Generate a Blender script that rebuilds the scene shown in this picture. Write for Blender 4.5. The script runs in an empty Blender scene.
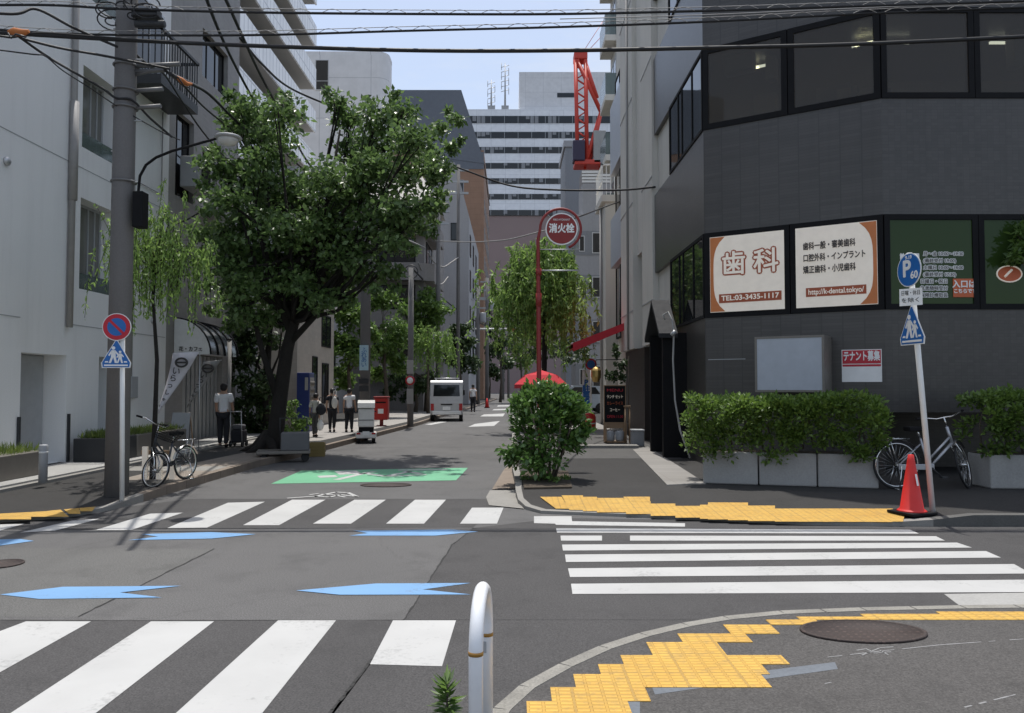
import bpy, math, random
import numpy as np
from mathutils import Vector, Matrix, noise as mnoise
R = math.radians
random.seed(7); RNG = np.random.default_rng(7)
C = bpy.context.scene.collection
SC = bpy.context.scene

# ------------------------------------------------------------------ camera, sky, sun, exposure
FPX, HC, PITCH = 780.0, 1.55, math.atan(29.5/780.0)
cam = bpy.data.cameras.new('camera'); cam_o = bpy.data.objects.new('camera', cam); C.objects.link(cam_o)
cam.sensor_width = 36.0; cam.lens = FPX/1024.0*36.0; cam.clip_start = 0.05; cam.clip_end = 3000
cam_o.location = (0, 0, HC); cam_o.rotation_euler = (R(90)+PITCH, 0, 0)
SC.camera = cam_o
SUN_EL, SUN_AZ = R(75), R(-3)          # azimuth measured from +Y (straight ahead) towards +X
w = bpy.data.worlds.new('World'); SC.world = w; w.use_nodes = True
nt = w.node_tree; nt.nodes.clear()
sky = nt.nodes.new('ShaderNodeTexSky'); sky.sky_type = 'NISHITA'; sky.sun_disc = False
sky.sun_elevation = SUN_EL; sky.sun_rotation = SUN_AZ; sky.air_density = 1.0; sky.dust_density = 2.2; sky.ozone_density = 1.0
bgn = nt.nodes.new('ShaderNodeBackground'); bgn.inputs['Strength'].default_value = 0.135
wo = nt.nodes.new('ShaderNodeOutputWorld')
tcn = nt.nodes.new('ShaderNodeTexCoord'); mpn = nt.nodes.new('ShaderNodeMapping'); mpn.inputs['Scale'].default_value = (1.0, 1.0, 3.2)
cn = nt.nodes.new('ShaderNodeTexNoise'); cn.inputs['Scale'].default_value = 3.4; cn.inputs['Detail'].default_value = 8; cn.inputs['Roughness'].default_value = .62
cr = nt.nodes.new('ShaderNodeValToRGB'); cr.color_ramp.elements[0].position = .45; cr.color_ramp.elements[1].position = .78
cr.color_ramp.elements[0].color = (.30, .30, .30, 1); cr.color_ramp.elements[1].color = (.75, .75, .75, 1)
mx = nt.nodes.new('ShaderNodeMix'); mx.data_type = 'RGBA'; mx.inputs['B'].default_value = (4.3, 4.5, 4.75, 1)
L = nt.links.new
L(tcn.outputs['Generated'], mpn.inputs['Vector']); L(mpn.outputs['Vector'], cn.inputs['Vector']); L(cn.outputs['Fac'], cr.inputs['Fac'])
L(cr.outputs['Color'], mx.inputs['Factor']); L(sky.outputs['Color'], mx.inputs['A']); L(mx.outputs['Result'], bgn.inputs['Color']); L(bgn.outputs['Background'], wo.inputs['Surface'])
sl = bpy.data.lights.new('sun', 'SUN'); sl.energy = 2.8; sl.angle = R(.53); sl.color = (1.0, .965, .91)
so = bpy.data.objects.new('sun', sl); C.objects.link(so); so.location = (0, 40, 120)
_d = Vector((-math.sin(SUN_AZ)*math.cos(SUN_EL), -math.cos(SUN_AZ)*math.cos(SUN_EL), -math.sin(SUN_EL)))
so.rotation_euler = _d.to_track_quat('-Z', 'Y').to_euler()
vs = SC.view_settings; vs.view_transform = 'Standard'; vs.look = 'None'; vs.exposure = 0.50; vs.gamma = 1.0; vs.use_curve_mapping = False
SC.cycles.max_bounces = 8; SC.cycles.transparent_max_bounces = 12; SC.cycles.use_denoising = True

# ------------------------------------------------------------------ picture -> place
_F = Vector((0, math.cos(PITCH), math.sin(PITCH))); _U = Vector((0, -math.sin(PITCH), math.cos(PITCH)))
def ray(px, py): return Vector(((px-512)/FPX, 0, 0)) + _F + _U*((356.5-py)/FPX)
def at(px, py, Y):
    d = ray(px, py); t = Y/d.y; return Vector((d.x*t, Y, HC+d.z*t))
def g(px, py, z=0.0):
    d = ray(px, py); t = (z-HC)/d.z; return Vector((d.x*t, d.y*t, z))
def zat(py, Y, px=512): return at(px, py, Y).z
def xat(px, Y): return at(px, 386, Y).x

# ------------------------------------------------------------------ objects
def tag(o, label=None, cat=None, group=None, kind=None):
    for k, v in (('label', label), ('category', cat), ('group', group), ('kind', kind)):
        if v: o[k] = v
    return o
def thing(name, label, cat, loc=(0, 0, 0), rz=0.0, group=None):
    o = bpy.data.objects.new(name, None); C.objects.link(o); o.empty_display_size = .1
    o.location = loc; o.rotation_euler = (0, 0, rz)
    return tag(o, label, cat, group)
def wloc(p):
    v = Vector((0, 0, 0))
    while p is not None: v += Vector(p.location); p = p.parent
    return v
def copy_tree(o, parent=None):
    c = o.copy(); C.objects.link(c)
    if parent is not None: c.parent = parent
    for ch in list(o.children): copy_tree(ch, c)
    return c
_UPV = Vector((0, 0, 1))
class MB:
    def __init__(s): s.v = []; s.f = []; s.m = []; s.sm = []
    def add(s, vs, fs, mi=0, smooth=False):
        b = len(s.v); s.v += [tuple(p) for p in vs]
        for f in fs: s.f.append(tuple(i+b for i in f)); s.m.append(mi); s.sm.append(smooth)
        return s
    def quad(s, pts, mi=0): return s.add(pts, [tuple(range(len(pts)))], mi)
    def hexa(s, p, mi=0): return s.add(p, [(0, 3, 2, 1), (4, 5, 6, 7), (0, 1, 5, 4), (1, 2, 6, 5), (2, 3, 7, 6), (3, 0, 4, 7)], mi)
    def box(s, x0, x1, y0, y1, z0, z1, mi=0):
        return s.hexa([(x0, y0, z0), (x1, y0, z0), (x1, y1, z0), (x0, y1, z0), (x0, y0, z1), (x1, y0, z1), (x1, y1, z1), (x0, y1, z1)], mi)
    def obox(s, c, size, M=None, mi=0):
        M = M or Matrix.Identity(3); c = Vector(c); h = [a/2 for a in size]
        P = [c + M @ Vector((sx*h[0], sy*h[1], sz*h[2])) for sz in (-1, 1) for sx, sy in ((-1, -1), (1, -1), (1, 1), (-1, 1))]
        return s.hexa(P, mi)
    def prism(s, poly, z0, z1, mi=0):
        a = sum(poly[i][0]*poly[(i+1) % len(poly)][1]-poly[(i+1) % len(poly)][0]*poly[i][1] for i in range(len(poly)))
        if a < 0: poly = poly[::-1]
        n = len(poly); zz0 = z0 if callable(z0) else (lambda x, y: z0); zz1 = z1 if callable(z1) else (lambda x, y: z1)
        V = [(p[0], p[1], zz0(p[0], p[1])) for p in poly]+[(p[0], p[1], zz1(p[0], p[1])) for p in poly]
        F = [tuple(range(n-1, -1, -1)), tuple(range(n, 2*n))]+[(i, (i+1) % n, n+(i+1) % n, n+i) for i in range(n)]
        return s.add(V, F, mi)
    def profile(s, prof, M, w, mi=0, smooth=False):
        """closed 2D profile (a, b) extruded by +-w/2 along local x; M maps (x, a, b)"""
        n = len(prof); V = [M @ Vector((-w/2, a, b)) for a, b in prof]+[M @ Vector((w/2, a, b)) for a, b in prof]
        F = [tuple(range(n)), tuple(range(2*n-1, n-1, -1))]
        s.add(V, F, mi); return s.add(V, [(i, n+i, n+(i+1) % n, (i+1) % n) for i in range(n)], mi, smooth)
    def tube(s, pts, r, n=8, mi=0, closed=False, caps=True, smooth=True):
        pts = [Vector(p) for p in pts]; k = len(pts); rr = r if isinstance(r, (list, tuple)) else [r]*k
        V = []; F = []; prev = None
        for i, p in enumerate(pts):
            a = pts[(i-1) % k] if (closed or i > 0) else p; b = pts[(i+1) % k] if (closed or i < k-1) else p
            t = (b-a)
            if t.length < 1e-9: t = Vector((0, 0, 1))
            t.normalize()
            if prev is None:
                u = t.cross(_UPV if abs(t.z) < .95 else Vector((1, 0, 0))).normalized()
            else:
                u = prev - t*prev.dot(t)
                u = u.normalized() if u.length > 1e-6 else t.cross(Vector((1, .3, 0))).normalized()
            prev = u; v = t.cross(u)
            for j in range(n):
                an = 2*math.pi*j/n; V.append(p+(u*math.cos(an)+v*math.sin(an))*rr[i])
        m = k if closed else k-1
        for i in range(m):
            for j in range(n):
                a = i*n+j; b = i*n+(j+1) % n; c = ((i+1) % k)*n+(j+1) % n; d = ((i+1) % k)*n+j
                F.append((a, b, c, d))
        s.add(V, F, mi, smooth)
        if caps and not closed:
            b0 = len(s.v)-len(V)
            s.f.append(tuple(b0+j for j in range(n-1, -1, -1))); s.m.append(mi); s.sm.append(False)
            s.f.append(tuple(b0+(k-1)*n+j for j in range(n))); s.m.append(mi); s.sm.append(False)
        return s
    def cyl(s, p0, p1, r0, r1=None, n=16, mi=0): return s.tube([p0, p1], [r0, r0 if r1 is None else r1], n, mi)
    def lathe(s, prof, c=(0, 0, 0), n=20, mi=0, smooth=True, axis='z'):
        V = []; F = []; k = len(prof)
        for r, z in prof:
            for j in range(n):
                a = 2*math.pi*j/n
                V.append((c[0]+r*math.cos(a), c[1]+r*math.sin(a), c[2]+z) if axis == 'z' else (c[0]+z, c[1]+r*math.cos(a), c[2]+r*math.sin(a)) if axis == 'x' else (c[0]+r*math.sin(a), c[1]+z, c[2]+r*math.cos(a)))
        for i in range(k-1):
            for j in range(n): F.append((i*n+j, i*n+(j+1) % n, (i+1)*n+(j+1) % n, (i+1)*n+j))
        s.add(V, F, mi, smooth)
        b0 = len(s.v)-len(V)
        for i, rev in ((0, True), (k-1, False)):
            if prof[i][0] > 1e-5:
                ids = [b0+i*n+j for j in range(n)]; s.f.append(tuple(ids[::-1] if rev else ids)); s.m.append(mi); s.sm.append(False)
        return s
    def ball(s, c, r, n=12, mi=0):
        r = r if isinstance(r, (tuple, list)) else (r, r, r); V = []; F = []; k = max(4, n//2)
        for i in range(k+1):
            th = math.pi*i/k
            for j in range(n):
                a = 2*math.pi*j/n; V.append((c[0]+r[0]*math.sin(th)*math.cos(a), c[1]+r[1]*math.sin(th)*math.sin(a), c[2]-r[2]*math.cos(th)))
        for i in range(k):
            for j in range(n): F.append((i*n+j, i*n+(j+1) % n, (i+1)*n+(j+1) % n, (i+1)*n+j))
        return s.add(V, F, mi, True)
    def build(s, name, mats, parent=None, local=False, bevel=0.0, base=True, seg=2):
        mats = mats if isinstance(mats, (list, tuple)) else [mats]
        if parent is not None: off = Vector((0, 0, 0)) if local else wloc(parent)
        elif base and s.v:
            a = np.array(s.v); off = Vector(((a[:, 0].min()+a[:, 0].max())/2, (a[:, 1].min()+a[:, 1].max())/2, a[:, 2].min()))
        else: off = Vector((0, 0, 0))
        me = bpy.data.meshes.new(name); me.from_pydata([(x-off.x, y-off.y, z-off.z) for x, y, z in s.v], [], s.f)
        for m in mats: me.materials.append(m)
        me.polygons.foreach_set('material_index', s.m); me.polygons.foreach_set('use_smooth', s.sm)
        me.validate(); me.update()
        o = bpy.data.objects.new(name, me); C.objects.link(o)
        if parent is not None: o.parent = parent
        else: o.location = off
        if bevel > 0:
            b = o.modifiers.new('bevel', 'BEVEL'); b.width = bevel; b.segments = seg; b.limit_method = 'ANGLE'; b.angle_limit = R(40)
        return o
def struct(name, mb, m, **k): return tag(mb.build(name, m, base=False, **k), kind='structure')

class Face:
    """a vertical plane: P on the ground, n outward; u runs left to right as seen from outside"""
    def __init__(s, P, n): s.P = Vector((P[0], P[1], 0)); s.n = Vector((n[0], n[1], 0)).normalized(); s.u = Vector((-s.n.y, s.n.x, 0))
    def pt(s, u, z, d=0.0): return s.P+s.u*u+s.n*d+Vector((0, 0, z))
    def box(s, mb, u0, u1, z0, z1, d0, d1, mi=0):
        return mb.hexa([s.pt(u0, z0, d1), s.pt(u1, z0, d1), s.pt(u1, z0, d0), s.pt(u0, z0, d0), s.pt(u0, z1, d1), s.pt(u1, z1, d1), s.pt(u1, z1, d0), s.pt(u0, z1, d0)], mi)
    def quad(s, mb, u0, u1, z0, z1, d, mi=0): return mb.quad([s.pt(u0, z0, d), s.pt(u1, z0, d), s.pt(u1, z1, d), s.pt(u0, z1, d)], mi)
    def hit(s, px, py, d=0.0):
        r = ray(px, py); O = Vector((0, 0, HC)); P = s.P+s.n*d
        t = (P-O).dot(s.n)/r.dot(s.n); q = O+r*t; return ((q-s.P).dot(s.u), q.z)
    def mat(s, u, z, d): return Matrix(((s.u.x, 0, s.n.x, s.pt(u, z, d).x), (s.u.y, 0, s.n.y, s.pt(u, z, d).y), (0, 1, 0, z), (0, 0, 0, 1)))
    def walled(s, mb, u0, u1, z0, z1, holes, th, mi=0):
        us = sorted(set([u0, u1]+[h[i] for h in holes for i in (0, 1)])); zs = sorted(set([z0, z1]+[h[i] for h in holes for i in (2, 3)]))
        us = [q for q in us if u0-1e-6 <= q <= u1+1e-6]; zs = [q for q in zs if z0-1e-6 <= q <= z1+1e-6]
        for i in range(len(us)-1):
            run = None
            for j in range(len(zs)-1):
                cu, cz = (us[i]+us[i+1])/2, (zs[j]+zs[j+1])/2
                if any(h[0] < cu < h[1] and h[2] < cz < h[3] for h in holes):
                    if run is not None: s.box(mb, us[i], us[i+1], run, zs[j], -th, 0, mi); run = None
                elif run is None: run = zs[j]
            if run is not None: s.box(mb, us[i], us[i+1], run, zs[-1], -th, 0, mi)
        return mb

# ------------------------------------------------------------------ materials
def nodes(name):
    m = bpy.data.materials.new(name); m.use_nodes = True; t = m.node_tree; t.nodes.clear()
    o = t.nodes.new('ShaderNodeOutputMaterial'); b = t.nodes.new('ShaderNodeBsdfPrincipled'); t.links.new(b.outputs[0], o.inputs[0]); return m, t, b
def _tc(t, kind='Object', scale=(1, 1, 1)):
    a = t.nodes.new('ShaderNodeTexCoord'); q = t.nodes.new('ShaderNodeMapping'); q.inputs['Scale'].default_value = scale
    t.links.new(a.outputs[kind], q.inputs['Vector']); return q.outputs['Vector']
def _noise(t, vec, scale, detail=4, rough=.55):
    n = t.nodes.new('ShaderNodeTexNoise'); n.inputs['Scale'].default_value = scale; n.inputs['Detail'].default_value = detail; n.inputs['Roughness'].default_value = rough
    t.links.new(vec, n.inputs['Vector']); return n.outputs['Fac']
def _ramp(t, fac, a, b, p0=0.0, p1=1.0):
    r = t.nodes.new('ShaderNodeValToRGB'); r.color_ramp.elements[0].position = p0; r.color_ramp.elements[1].position = p1
    r.color_ramp.elements[0].color = (*a, 1); r.color_ramp.elements[1].color = (*b, 1); t.links.new(fac, r.inputs['Fac']); return r.outputs['Color']
def _mix(t, fac, a, b, mode='MIX'):
    m = t.nodes.new('ShaderNodeMix'); m.data_type = 'RGBA'; m.blend_type = mode
    for sock, val in (('Factor', fac), ('A', a), ('B', b)):
        if isinstance(val, bpy.types.NodeSocket): t.links.new(val, m.inputs[sock])
        elif sock == 'Factor': m.inputs[sock].default_value = val
        else: m.inputs[sock].default_value = (*val, 1)
    return m.outputs['Result']
def _bump(t, b, h, strength, dist=.01):
    n = t.nodes.new('ShaderNodeBump'); n.inputs['Strength'].default_value = strength; n.inputs['Distance'].default_value = dist
    t.links.new(h, n.inputs['Height']); t.links.new(n.outputs['Normal'], b.inputs['Normal'])
def sc(c, k): return tuple(min(1, x*k) for x in c)
def mat(name, col, rough=.6, var=.18, scale=1.2, fine=30, bump=.15, metal=0.0, spec=.5, streak=0.0, bd=.004):
    """surface with two scales of colour wear, optional rain streaks and a fine relief"""
    m, t, b = nodes(name); v = _tc(t)
    c = _ramp(t, _noise(t, v, scale, 5), sc(col, 1-var), sc(col, 1+var), .3, .7)
    c = _mix(t, .5, c, _ramp(t, _noise(t, v, fine, 3), sc(col, 1-var*.8), sc(col, 1+var*.8), .35, .65))
    if streak > 0:
        st = _noise(t, _tc(t, 'Object', (2.2, 2.2, .14)), 1.3, 7, .7)
        c = _mix(t, _ramp(t, st, (0, 0, 0), (streak,)*3, .5, .78), c, sc(col, .45))
    t.links.new(c, b.inputs['Base Color']); b.inputs['Roughness'].default_value = rough; b.inputs['Metallic'].default_value = metal; b.inputs['Specular IOR Level'].default_value = spec
    if bump > 0: _bump(t, b, _noise(t, v, fine*2.2, 3), bump, bd)
    return m
def tiled(name, col, joint, w, h, rough=.45, var=.12, streak=0.0, axis='xz', bump=.25, mortar=.02):
    m, t, b = nodes(name); a = t.nodes.new('ShaderNodeTexCoord'); q = a.outputs['Object']
    sp = t.nodes.new('ShaderNodeSeparateXYZ'); t.links.new(q, sp.inputs[0]); cb = t.nodes.new('ShaderNodeCombineXYZ')
    if axis == 'wall':
        ad = t.nodes.new('ShaderNodeMath'); ad.operation = 'ADD'; t.links.new(sp.outputs[0], ad.inputs[0]); t.links.new(sp.outputs[1], ad.inputs[1])
        t.links.new(ad.outputs[0], cb.inputs[0]); t.links.new(sp.outputs[2], cb.inputs[1])
    else:
        t.links.new(sp.outputs['XYZ'.index(axis[0].upper())], cb.inputs[0]); t.links.new(sp.outputs['XYZ'.index(axis[1].upper())], cb.inputs[1])
    br = t.nodes.new('ShaderNodeTexBrick'); br.offset = 0.0; br.inputs['Scale'].default_value = 1.0; br.inputs['Mortar Size'].default_value = mortar*h
    br.inputs['Brick Width'].default_value = w; br.inputs['Row Height'].default_value = h
    br.inputs['Color1'].default_value = (*sc(col, 1-var), 1); br.inputs['Color2'].default_value = (*sc(col, 1+var), 1); br.inputs['Mortar'].default_value = (*joint, 1)
    t.links.new(cb.outputs[0], br.inputs['Vector'])
    c = _mix(t, .35, br.outputs['Color'], _ramp(t, _noise(t, q, 1.1, 5), sc(col, .8), sc(col, 1.2), .3, .7))
    if streak > 0:
        st = _noise(t, _tc(t, 'Object', (5, 5, .2)), 1.5, 6, .65); c = _mix(t, _ramp(t, st, (0, 0, 0), (streak,)*3, .5, .8), c, sc(col, .5))
    t.links.new(c, b.inputs['Base Color']); b.inputs['Roughness'].default_value = rough
    inv = t.nodes.new('ShaderNodeMath'); inv.operation = 'SUBTRACT'; inv.inputs[0].default_value = 1; t.links.new(br.outputs['Fac'], inv.inputs[1]); _bump(t, b, inv.outputs[0], bump, .006)
    return m
def asphalt(name, col, light=.0, rough=.85):
    m, t, b = nodes(name); v = _tc(t)
    c = _ramp(t, _noise(t, v, .5, 6, .6), sc(col, .76), sc(col, 1.2), .3, .7)
    c = _mix(t, .55, c, _ramp(t, _noise(t, v, 95, 2, .7), sc(col, .25), sc(col, 2.0), .3, .74))
    stn = _noise(t, v, 1.9, 7, .7); c = _mix(t, _ramp(t, stn, (0, 0, 0), (.62,)*3, .52, .72), c, sc(col, .62))
    c = _mix(t, _ramp(t, _noise(t, _tc(t, 'Object', (1.1, .16, 1)), 1.0, 4), (0, 0, 0), (.35,)*3, .5, .7), c, sc(col, .72))
    vo = t.nodes.new('ShaderNodeTexVoronoi'); vo.feature = 'DISTANCE_TO_EDGE'; vo.inputs['Scale'].default_value = .42
    wv = t.nodes.new('ShaderNodeVectorMath'); wv.operation = 'ADD'
    nz = t.nodes.new('ShaderNodeTexNoise'); nz.inputs['Scale'].default_value = 1.6; nz.inputs['Detail'].default_value = 6; t.links.new(v, nz.inputs['Vector'])
    t.links.new(v, wv.inputs[0]); t.links.new(nz.outputs['Color'], wv.inputs[1]); t.links.new(wv.outputs[0], vo.inputs['Vector'])
    c = _mix(t, _ramp(t, vo.outputs['Distance'], (.30,)*3, (0, 0, 0), .0, .006), c, sc(col, .5))
    t.links.new(c, b.inputs['Base Color']); b.inputs['Roughness'].default_value = rough; b.inputs['Specular IOR Level'].default_value = .35
    _bump(t, b, _noise(t, v, 150, 2, .7), .45, .006); return m
def paint(name, col, wear=.35):
    m, t, b = nodes(name); v = _tc(t)
    c = _ramp(t, _noise(t, v, 1.3, 6), sc(col, .9), sc(col, 1.05), .3, .7)
    ws = _noise(t, v, 26, 5, .75); wl = _noise(t, v, 2.2, 4)
    ml = t.nodes.new('ShaderNodeMath'); ml.operation = 'MULTIPLY'; t.links.new(ws, ml.inputs[0]); t.links.new(wl, ml.inputs[1])
    c = _mix(t, _ramp(t, ml.outputs[0], (0, 0, 0), (wear,)*3, .30, .42), c, (.13, .13, .13))
    t.links.new(c, b.inputs['Base Color']); b.inputs['Roughness'].default_value = .6; _bump(t, b, _noise(t, v, 150, 2, .7), .25, .004); return m
def plain(name, col, rough=.5, metal=0.0, spec=.5, coat=0.0, var=.05):
    m, t, b = nodes(name); v = _tc(t)
    t.links.new(_ramp(t, _noise(t, v, 7, 4), sc(col, 1-var), sc(col, 1+var*.9), .3, .7), b.inputs['Base Color'])
    r = t.nodes.new('ShaderNodeMapRange'); r.inputs['To Min'].default_value = max(.03, rough-.08); r.inputs['To Max'].default_value = min(1, rough+.12)
    t.links.new(_noise(t, v, 12, 4), r.inputs['Value']); t.links.new(r.outputs[0], b.inputs['Roughness'])
    b.inputs['Metallic'].default_value = metal; b.inputs['Specular IOR Level'].default_value = spec; b.inputs['Coat Weight'].default_value = coat; return m
def glow(name, col, strength):
    m, t, b = nodes(name); b.inputs['Base Color'].default_value = (*col, 1); b.inputs['Emission Color'].default_value = (*col, 1); b.inputs['Emission Strength'].default_value = strength; return m
def glassy(name, tint=(.02, .022, .024), rough=.03, trans=0.0, spec=.5):
    """window pane: dark body with a clear reflection, partly see-through when trans > 0"""
    m, t, b = nodes(name); v = _tc(t); b.inputs['Base Color'].default_value = (*tint, 1); b.inputs['Roughness'].default_value = rough; b.inputs['Specular IOR Level'].default_value = spec
    _bump(t, b, _noise(t, v, .9, 2), .05, .02)
    if trans > 0:
        o = [n for n in t.nodes if n.type == 'OUTPUT_MATERIAL'][0]; tr = t.nodes.new('ShaderNodeBsdfTransparent'); tr.inputs[0].default_value = (.75, .78, .76, 1)
        ms = t.nodes.new('ShaderNodeMixShader'); ms.inputs[0].default_value = trans; t.links.new(b.outputs[0], ms.inputs[1]); t.links.new(tr.outputs[0], ms.inputs[2]); t.links.new(ms.outputs[0], o.inputs[0])
    return m
def leafmat(name, c1, c2, rough=.42, trans=.25):
    m, t, b = nodes(name); ge = t.nodes.new('ShaderNodeNewGeometry'); v = _tc(t)
    ra = t.nodes.new('ShaderNodeMath'); ra.operation = 'ADD'; t.links.new(ge.outputs['Random Per Island'], ra.inputs[0]); t.links.new(_noise(t, v, 1.4, 3), ra.inputs[1])
    c = _ramp(t, ra.outputs[0], c1, c2, .35, 1.3); t.links.new(c, b.inputs['Base Color']); b.inputs['Roughness'].default_value = rough
    o = [n for n in t.nodes if n.type == 'OUTPUT_MATERIAL'][0]; tl = t.nodes.new('ShaderNodeBsdfTranslucent'); hs = t.nodes.new('ShaderNodeHueSaturation')
    hs.inputs['Hue'].default_value = .5; hs.inputs['Value'].default_value = 1.7; t.links.new(c, hs.inputs['Color']); t.links.new(hs.outputs[0], tl.inputs[0])
    ms = t.nodes.new('ShaderNodeMixShader'); ms.inputs[0].default_value = trans; t.links.new(b.outputs[0], ms.inputs[1]); t.links.new(tl.outputs[0], ms.inputs[2]); t.links.new(ms.outputs[0], o.inputs[0]); return m
M = dict(
    road=asphalt('road_asphalt', (.112, .110, .109)), road2=asphalt('patched_asphalt', (.066, .064, .064)), walk=asphalt('walk_asphalt', (.036, .0345, .033)),
    white=paint('white_line', (.47, .47, .46), .4), blue=paint('blue_line', (.17, .34, .58), .5), green=paint('green_line', (.145, .42, .24), .6), faint=paint('worn_line', (.26, .26, .26), .98),
    kerbd=mat('dark_kerb', (.10, .098, .092), .85, .25, 3, 60, .3), seam=plain('tar_seam', (.018, .018, .018), .7), old=asphalt('old_asphalt', (.118, .117, .113)), case=plain('brown_grey_case', (.19, .175, .155), .45, .3),
    kerb=mat('kerb_concrete', (.25, .24, .22), .85, .2, 2.5, 60, .35), tan=mat('tan_kerb', (.21, .17, .135), .85, .25, 3, 60, .3), conc=mat('concrete', (.34, .335, .32), .85, .16, 1.5, 45, .3, streak=.25),
    wall=mat('white_render', (.80, .805, .80), .8, .08, .35, 60, .25, streak=.17), wall2=tiled('grey_beige_tile', (.29, .28, .27), (.20, .19, .18), .19, .06, .6, .07, .3, 'wall'),
    beige=mat('beige_concrete', (.60, .575, .525), .8, .08, .7, 50, .2, streak=.35), dtile=tiled('dark_grey_tile', (.066, .061, .057), (.040, .038, .036), .1, .052, .32, .16, .3, 'wall', .3, .06),
    paving=tiled('stone_paving', (.24, .228, .21), (.2, .18, .16), .6, .3, .8, .12, 0, 'xy', .4, .03),
    black=plain('black_metal', (.008, .008, .009), .7, 0, .2), dark=plain('dark_brown_wood', (.03, .022, .018), .5), rail=plain('dark_rail', (.03, .032, .035), .45), alu=plain('aluminium', (.55, .56, .57), .4, .7), steel=plain('galvanised', (.42, .43, .44), .5, .6),
    wpaint=plain('white_paint', (.78, .78, .76), .35), gpaint=plain('grey_paint', (.36, .37, .38), .5), chrome=plain('chrome', (.7, .7, .7), .18, 1.0), rubber=plain('rubber', (.016, .016, .017), .75), gold=plain('brass', (.55, .38, .14), .35, .9),
    glass=glassy('dark_glass'), glassin=glassy('tinted_glass', (.080, .067, .054), .03, .45, .5), glassl=glassy('pale_glass', (.17, .17, .155), .08), glassg=glassy('green_film_glass', (.030, .056, .014), .06, 0, .25), rail_glass=glassy('balcony_glass', (.14, .18, .17), .08, .35), shop=glassy('smoked_canopy', (.05, .06, .07), .1, .15),
    red=plain('red_paint', (.24, .022, .02), .5), redf=plain('red_fabric', (.55, .035, .05), .85), cone=plain('red_cone', (.62, .025, .02), .5), yellow=plain('yellow_crate', (.22, .16, .05), .6), blu=plain('vending_blue', (.015, .03, .14), .4),
    sblue=plain('sign_blue', (.012, .13, .42), .4), swhite=plain('sign_white', (.82, .82, .80), .4), sred=plain('sign_red', (.50, .012, .03), .4), sgrey=plain('panel_white', (.42, .45, .50), .35), sinkk=plain('ink', (.05, .045, .045), .6), maroon=plain('maroon_print', (.30, .012, .03), .5),
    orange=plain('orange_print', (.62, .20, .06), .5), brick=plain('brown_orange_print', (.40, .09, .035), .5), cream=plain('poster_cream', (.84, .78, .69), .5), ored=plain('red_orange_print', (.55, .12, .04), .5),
    pole=mat('concrete_pole', (.165, .16, .158), .85, .14, 1.2, 50, .25, streak=.3), bark=mat('dark_bark', (.024, .020, .017), .95, .35, 6, 40, .9, bd=.03), bark2=mat('grey_bark', (.11, .09, .07), .95, .35, 6, 40, .9, bd=.03),
    soil=mat('soil', (.09, .07, .05), .95, .4, 6, 60, .8, bd=.03), cable=plain('cable_black', (.012, .012, .013), .6), cabgrey=plain('cable_grey', (.30, .29, .28), .6), orangew=plain('orange_wrap', (.5, .16, .04), .6),
    skin=plain('skin', (.44, .27, .19), .55), hair=plain('black_hair', (.012, .010, .010), .5), shirt=plain('white_cotton', (.80, .80, .82), .85), trou=plain('dark_trousers', (.018, .018, .022), .85), navy=plain('navy_shirt', (.022, .024, .032), .85), bag=plain('pale_bag', (.62, .60, .56), .8), greyt=plain('grey_trousers', (.09, .09, .095), .85),
    brown=tiled('brown_tile', (.30, .175, .11), (.2, .12, .08), 1.2, .6, .6, .1, .1, 'wall'), pink=mat('pinkish_cladding', (.27, .20, .19), .7, .06, .2, 5, .0), mans=mat('slate_roof', (.13, .145, .17), .6, .1, .15, 4, .0), wband=tiled('white_band', (.80, .82, .86), (.55, .57, .6), 3.2, 1.6, .5, .03, 0, 'wall', .1, .03),
    gapt=mat('grey_flat_wall', (.36, .36, .37), .8, .08, .3, 8, .05, streak=.25), gapt2=mat('grey_flat_band', (.25, .26, .275), .8, .08, .3, 8, .05, streak=.25), dim=mat('brown_grey_wall', (.25, .235, .225), .8, .12, .4, 10, .1, streak=.3), wtower=tiled('pale_panel', (.70, .70, .71), (.42, .43, .45), 4.0, 3.2, .6, .04, .1, 'wall', .2, .01), balc=tiled('balcony_panel', (.86, .88, .90), (.45, .48, .52), .55, 1.6, .4, .05, 0, 'wall', .2, .03),
    ctrap=mat('soffit', (.42, .41, .39), .8, .1, .6, 20, .1), crane=plain('crane_red', (.55, .05, .03), .5), amber=plain('amber_lens', (.5, .12, .02), .3), tail=plain('tail_lens', (.4, .015, .015), .25), flag=plain('flag_cloth', (.66, .64, .68), .85), wood=plain('pale_wood', (.30, .20, .12), .7), slab=mat('blue_grey_stone', (.13, .145, .165), .8, .2, 3, 50, .3),
    mhole=tiled('iron_cover', (.070, .048, .042), (.030, .022, .020), .05, .05, .75, .3, 0, 'xy', .8, .3), lamp_on=glow('tube_light', (1.0, .97, .8), 3.0), room=plain('office_interior', (.55, .48, .40), .8),
    l_main=leafmat('cherry_leaf', (.022, .046, .013), (.115, .185, .06), .36, .36), l_hedge=leafmat('hedge_leaf', (.022, .052, .010), (.13, .21, .04), .5, .3), l_shrub=leafmat('shrub_leaf', (.026, .062, .014), (.10, .19, .045), .28, .25), l_willow=leafmat('willow_leaf', (.070, .135, .028), (.21, .32, .085), .5, .42), l_dark=leafmat('dark_leaf', (.014, .030, .010), (.045, .08, .025), .5, .2), l_mid=leafmat('mid_leaf', (.035, .075, .018), (.12, .20, .045), .45, .35), l_grass=leafmat('grass_blade', (.05, .085, .015), (.14, .19, .04), .5, .3),
)
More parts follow.
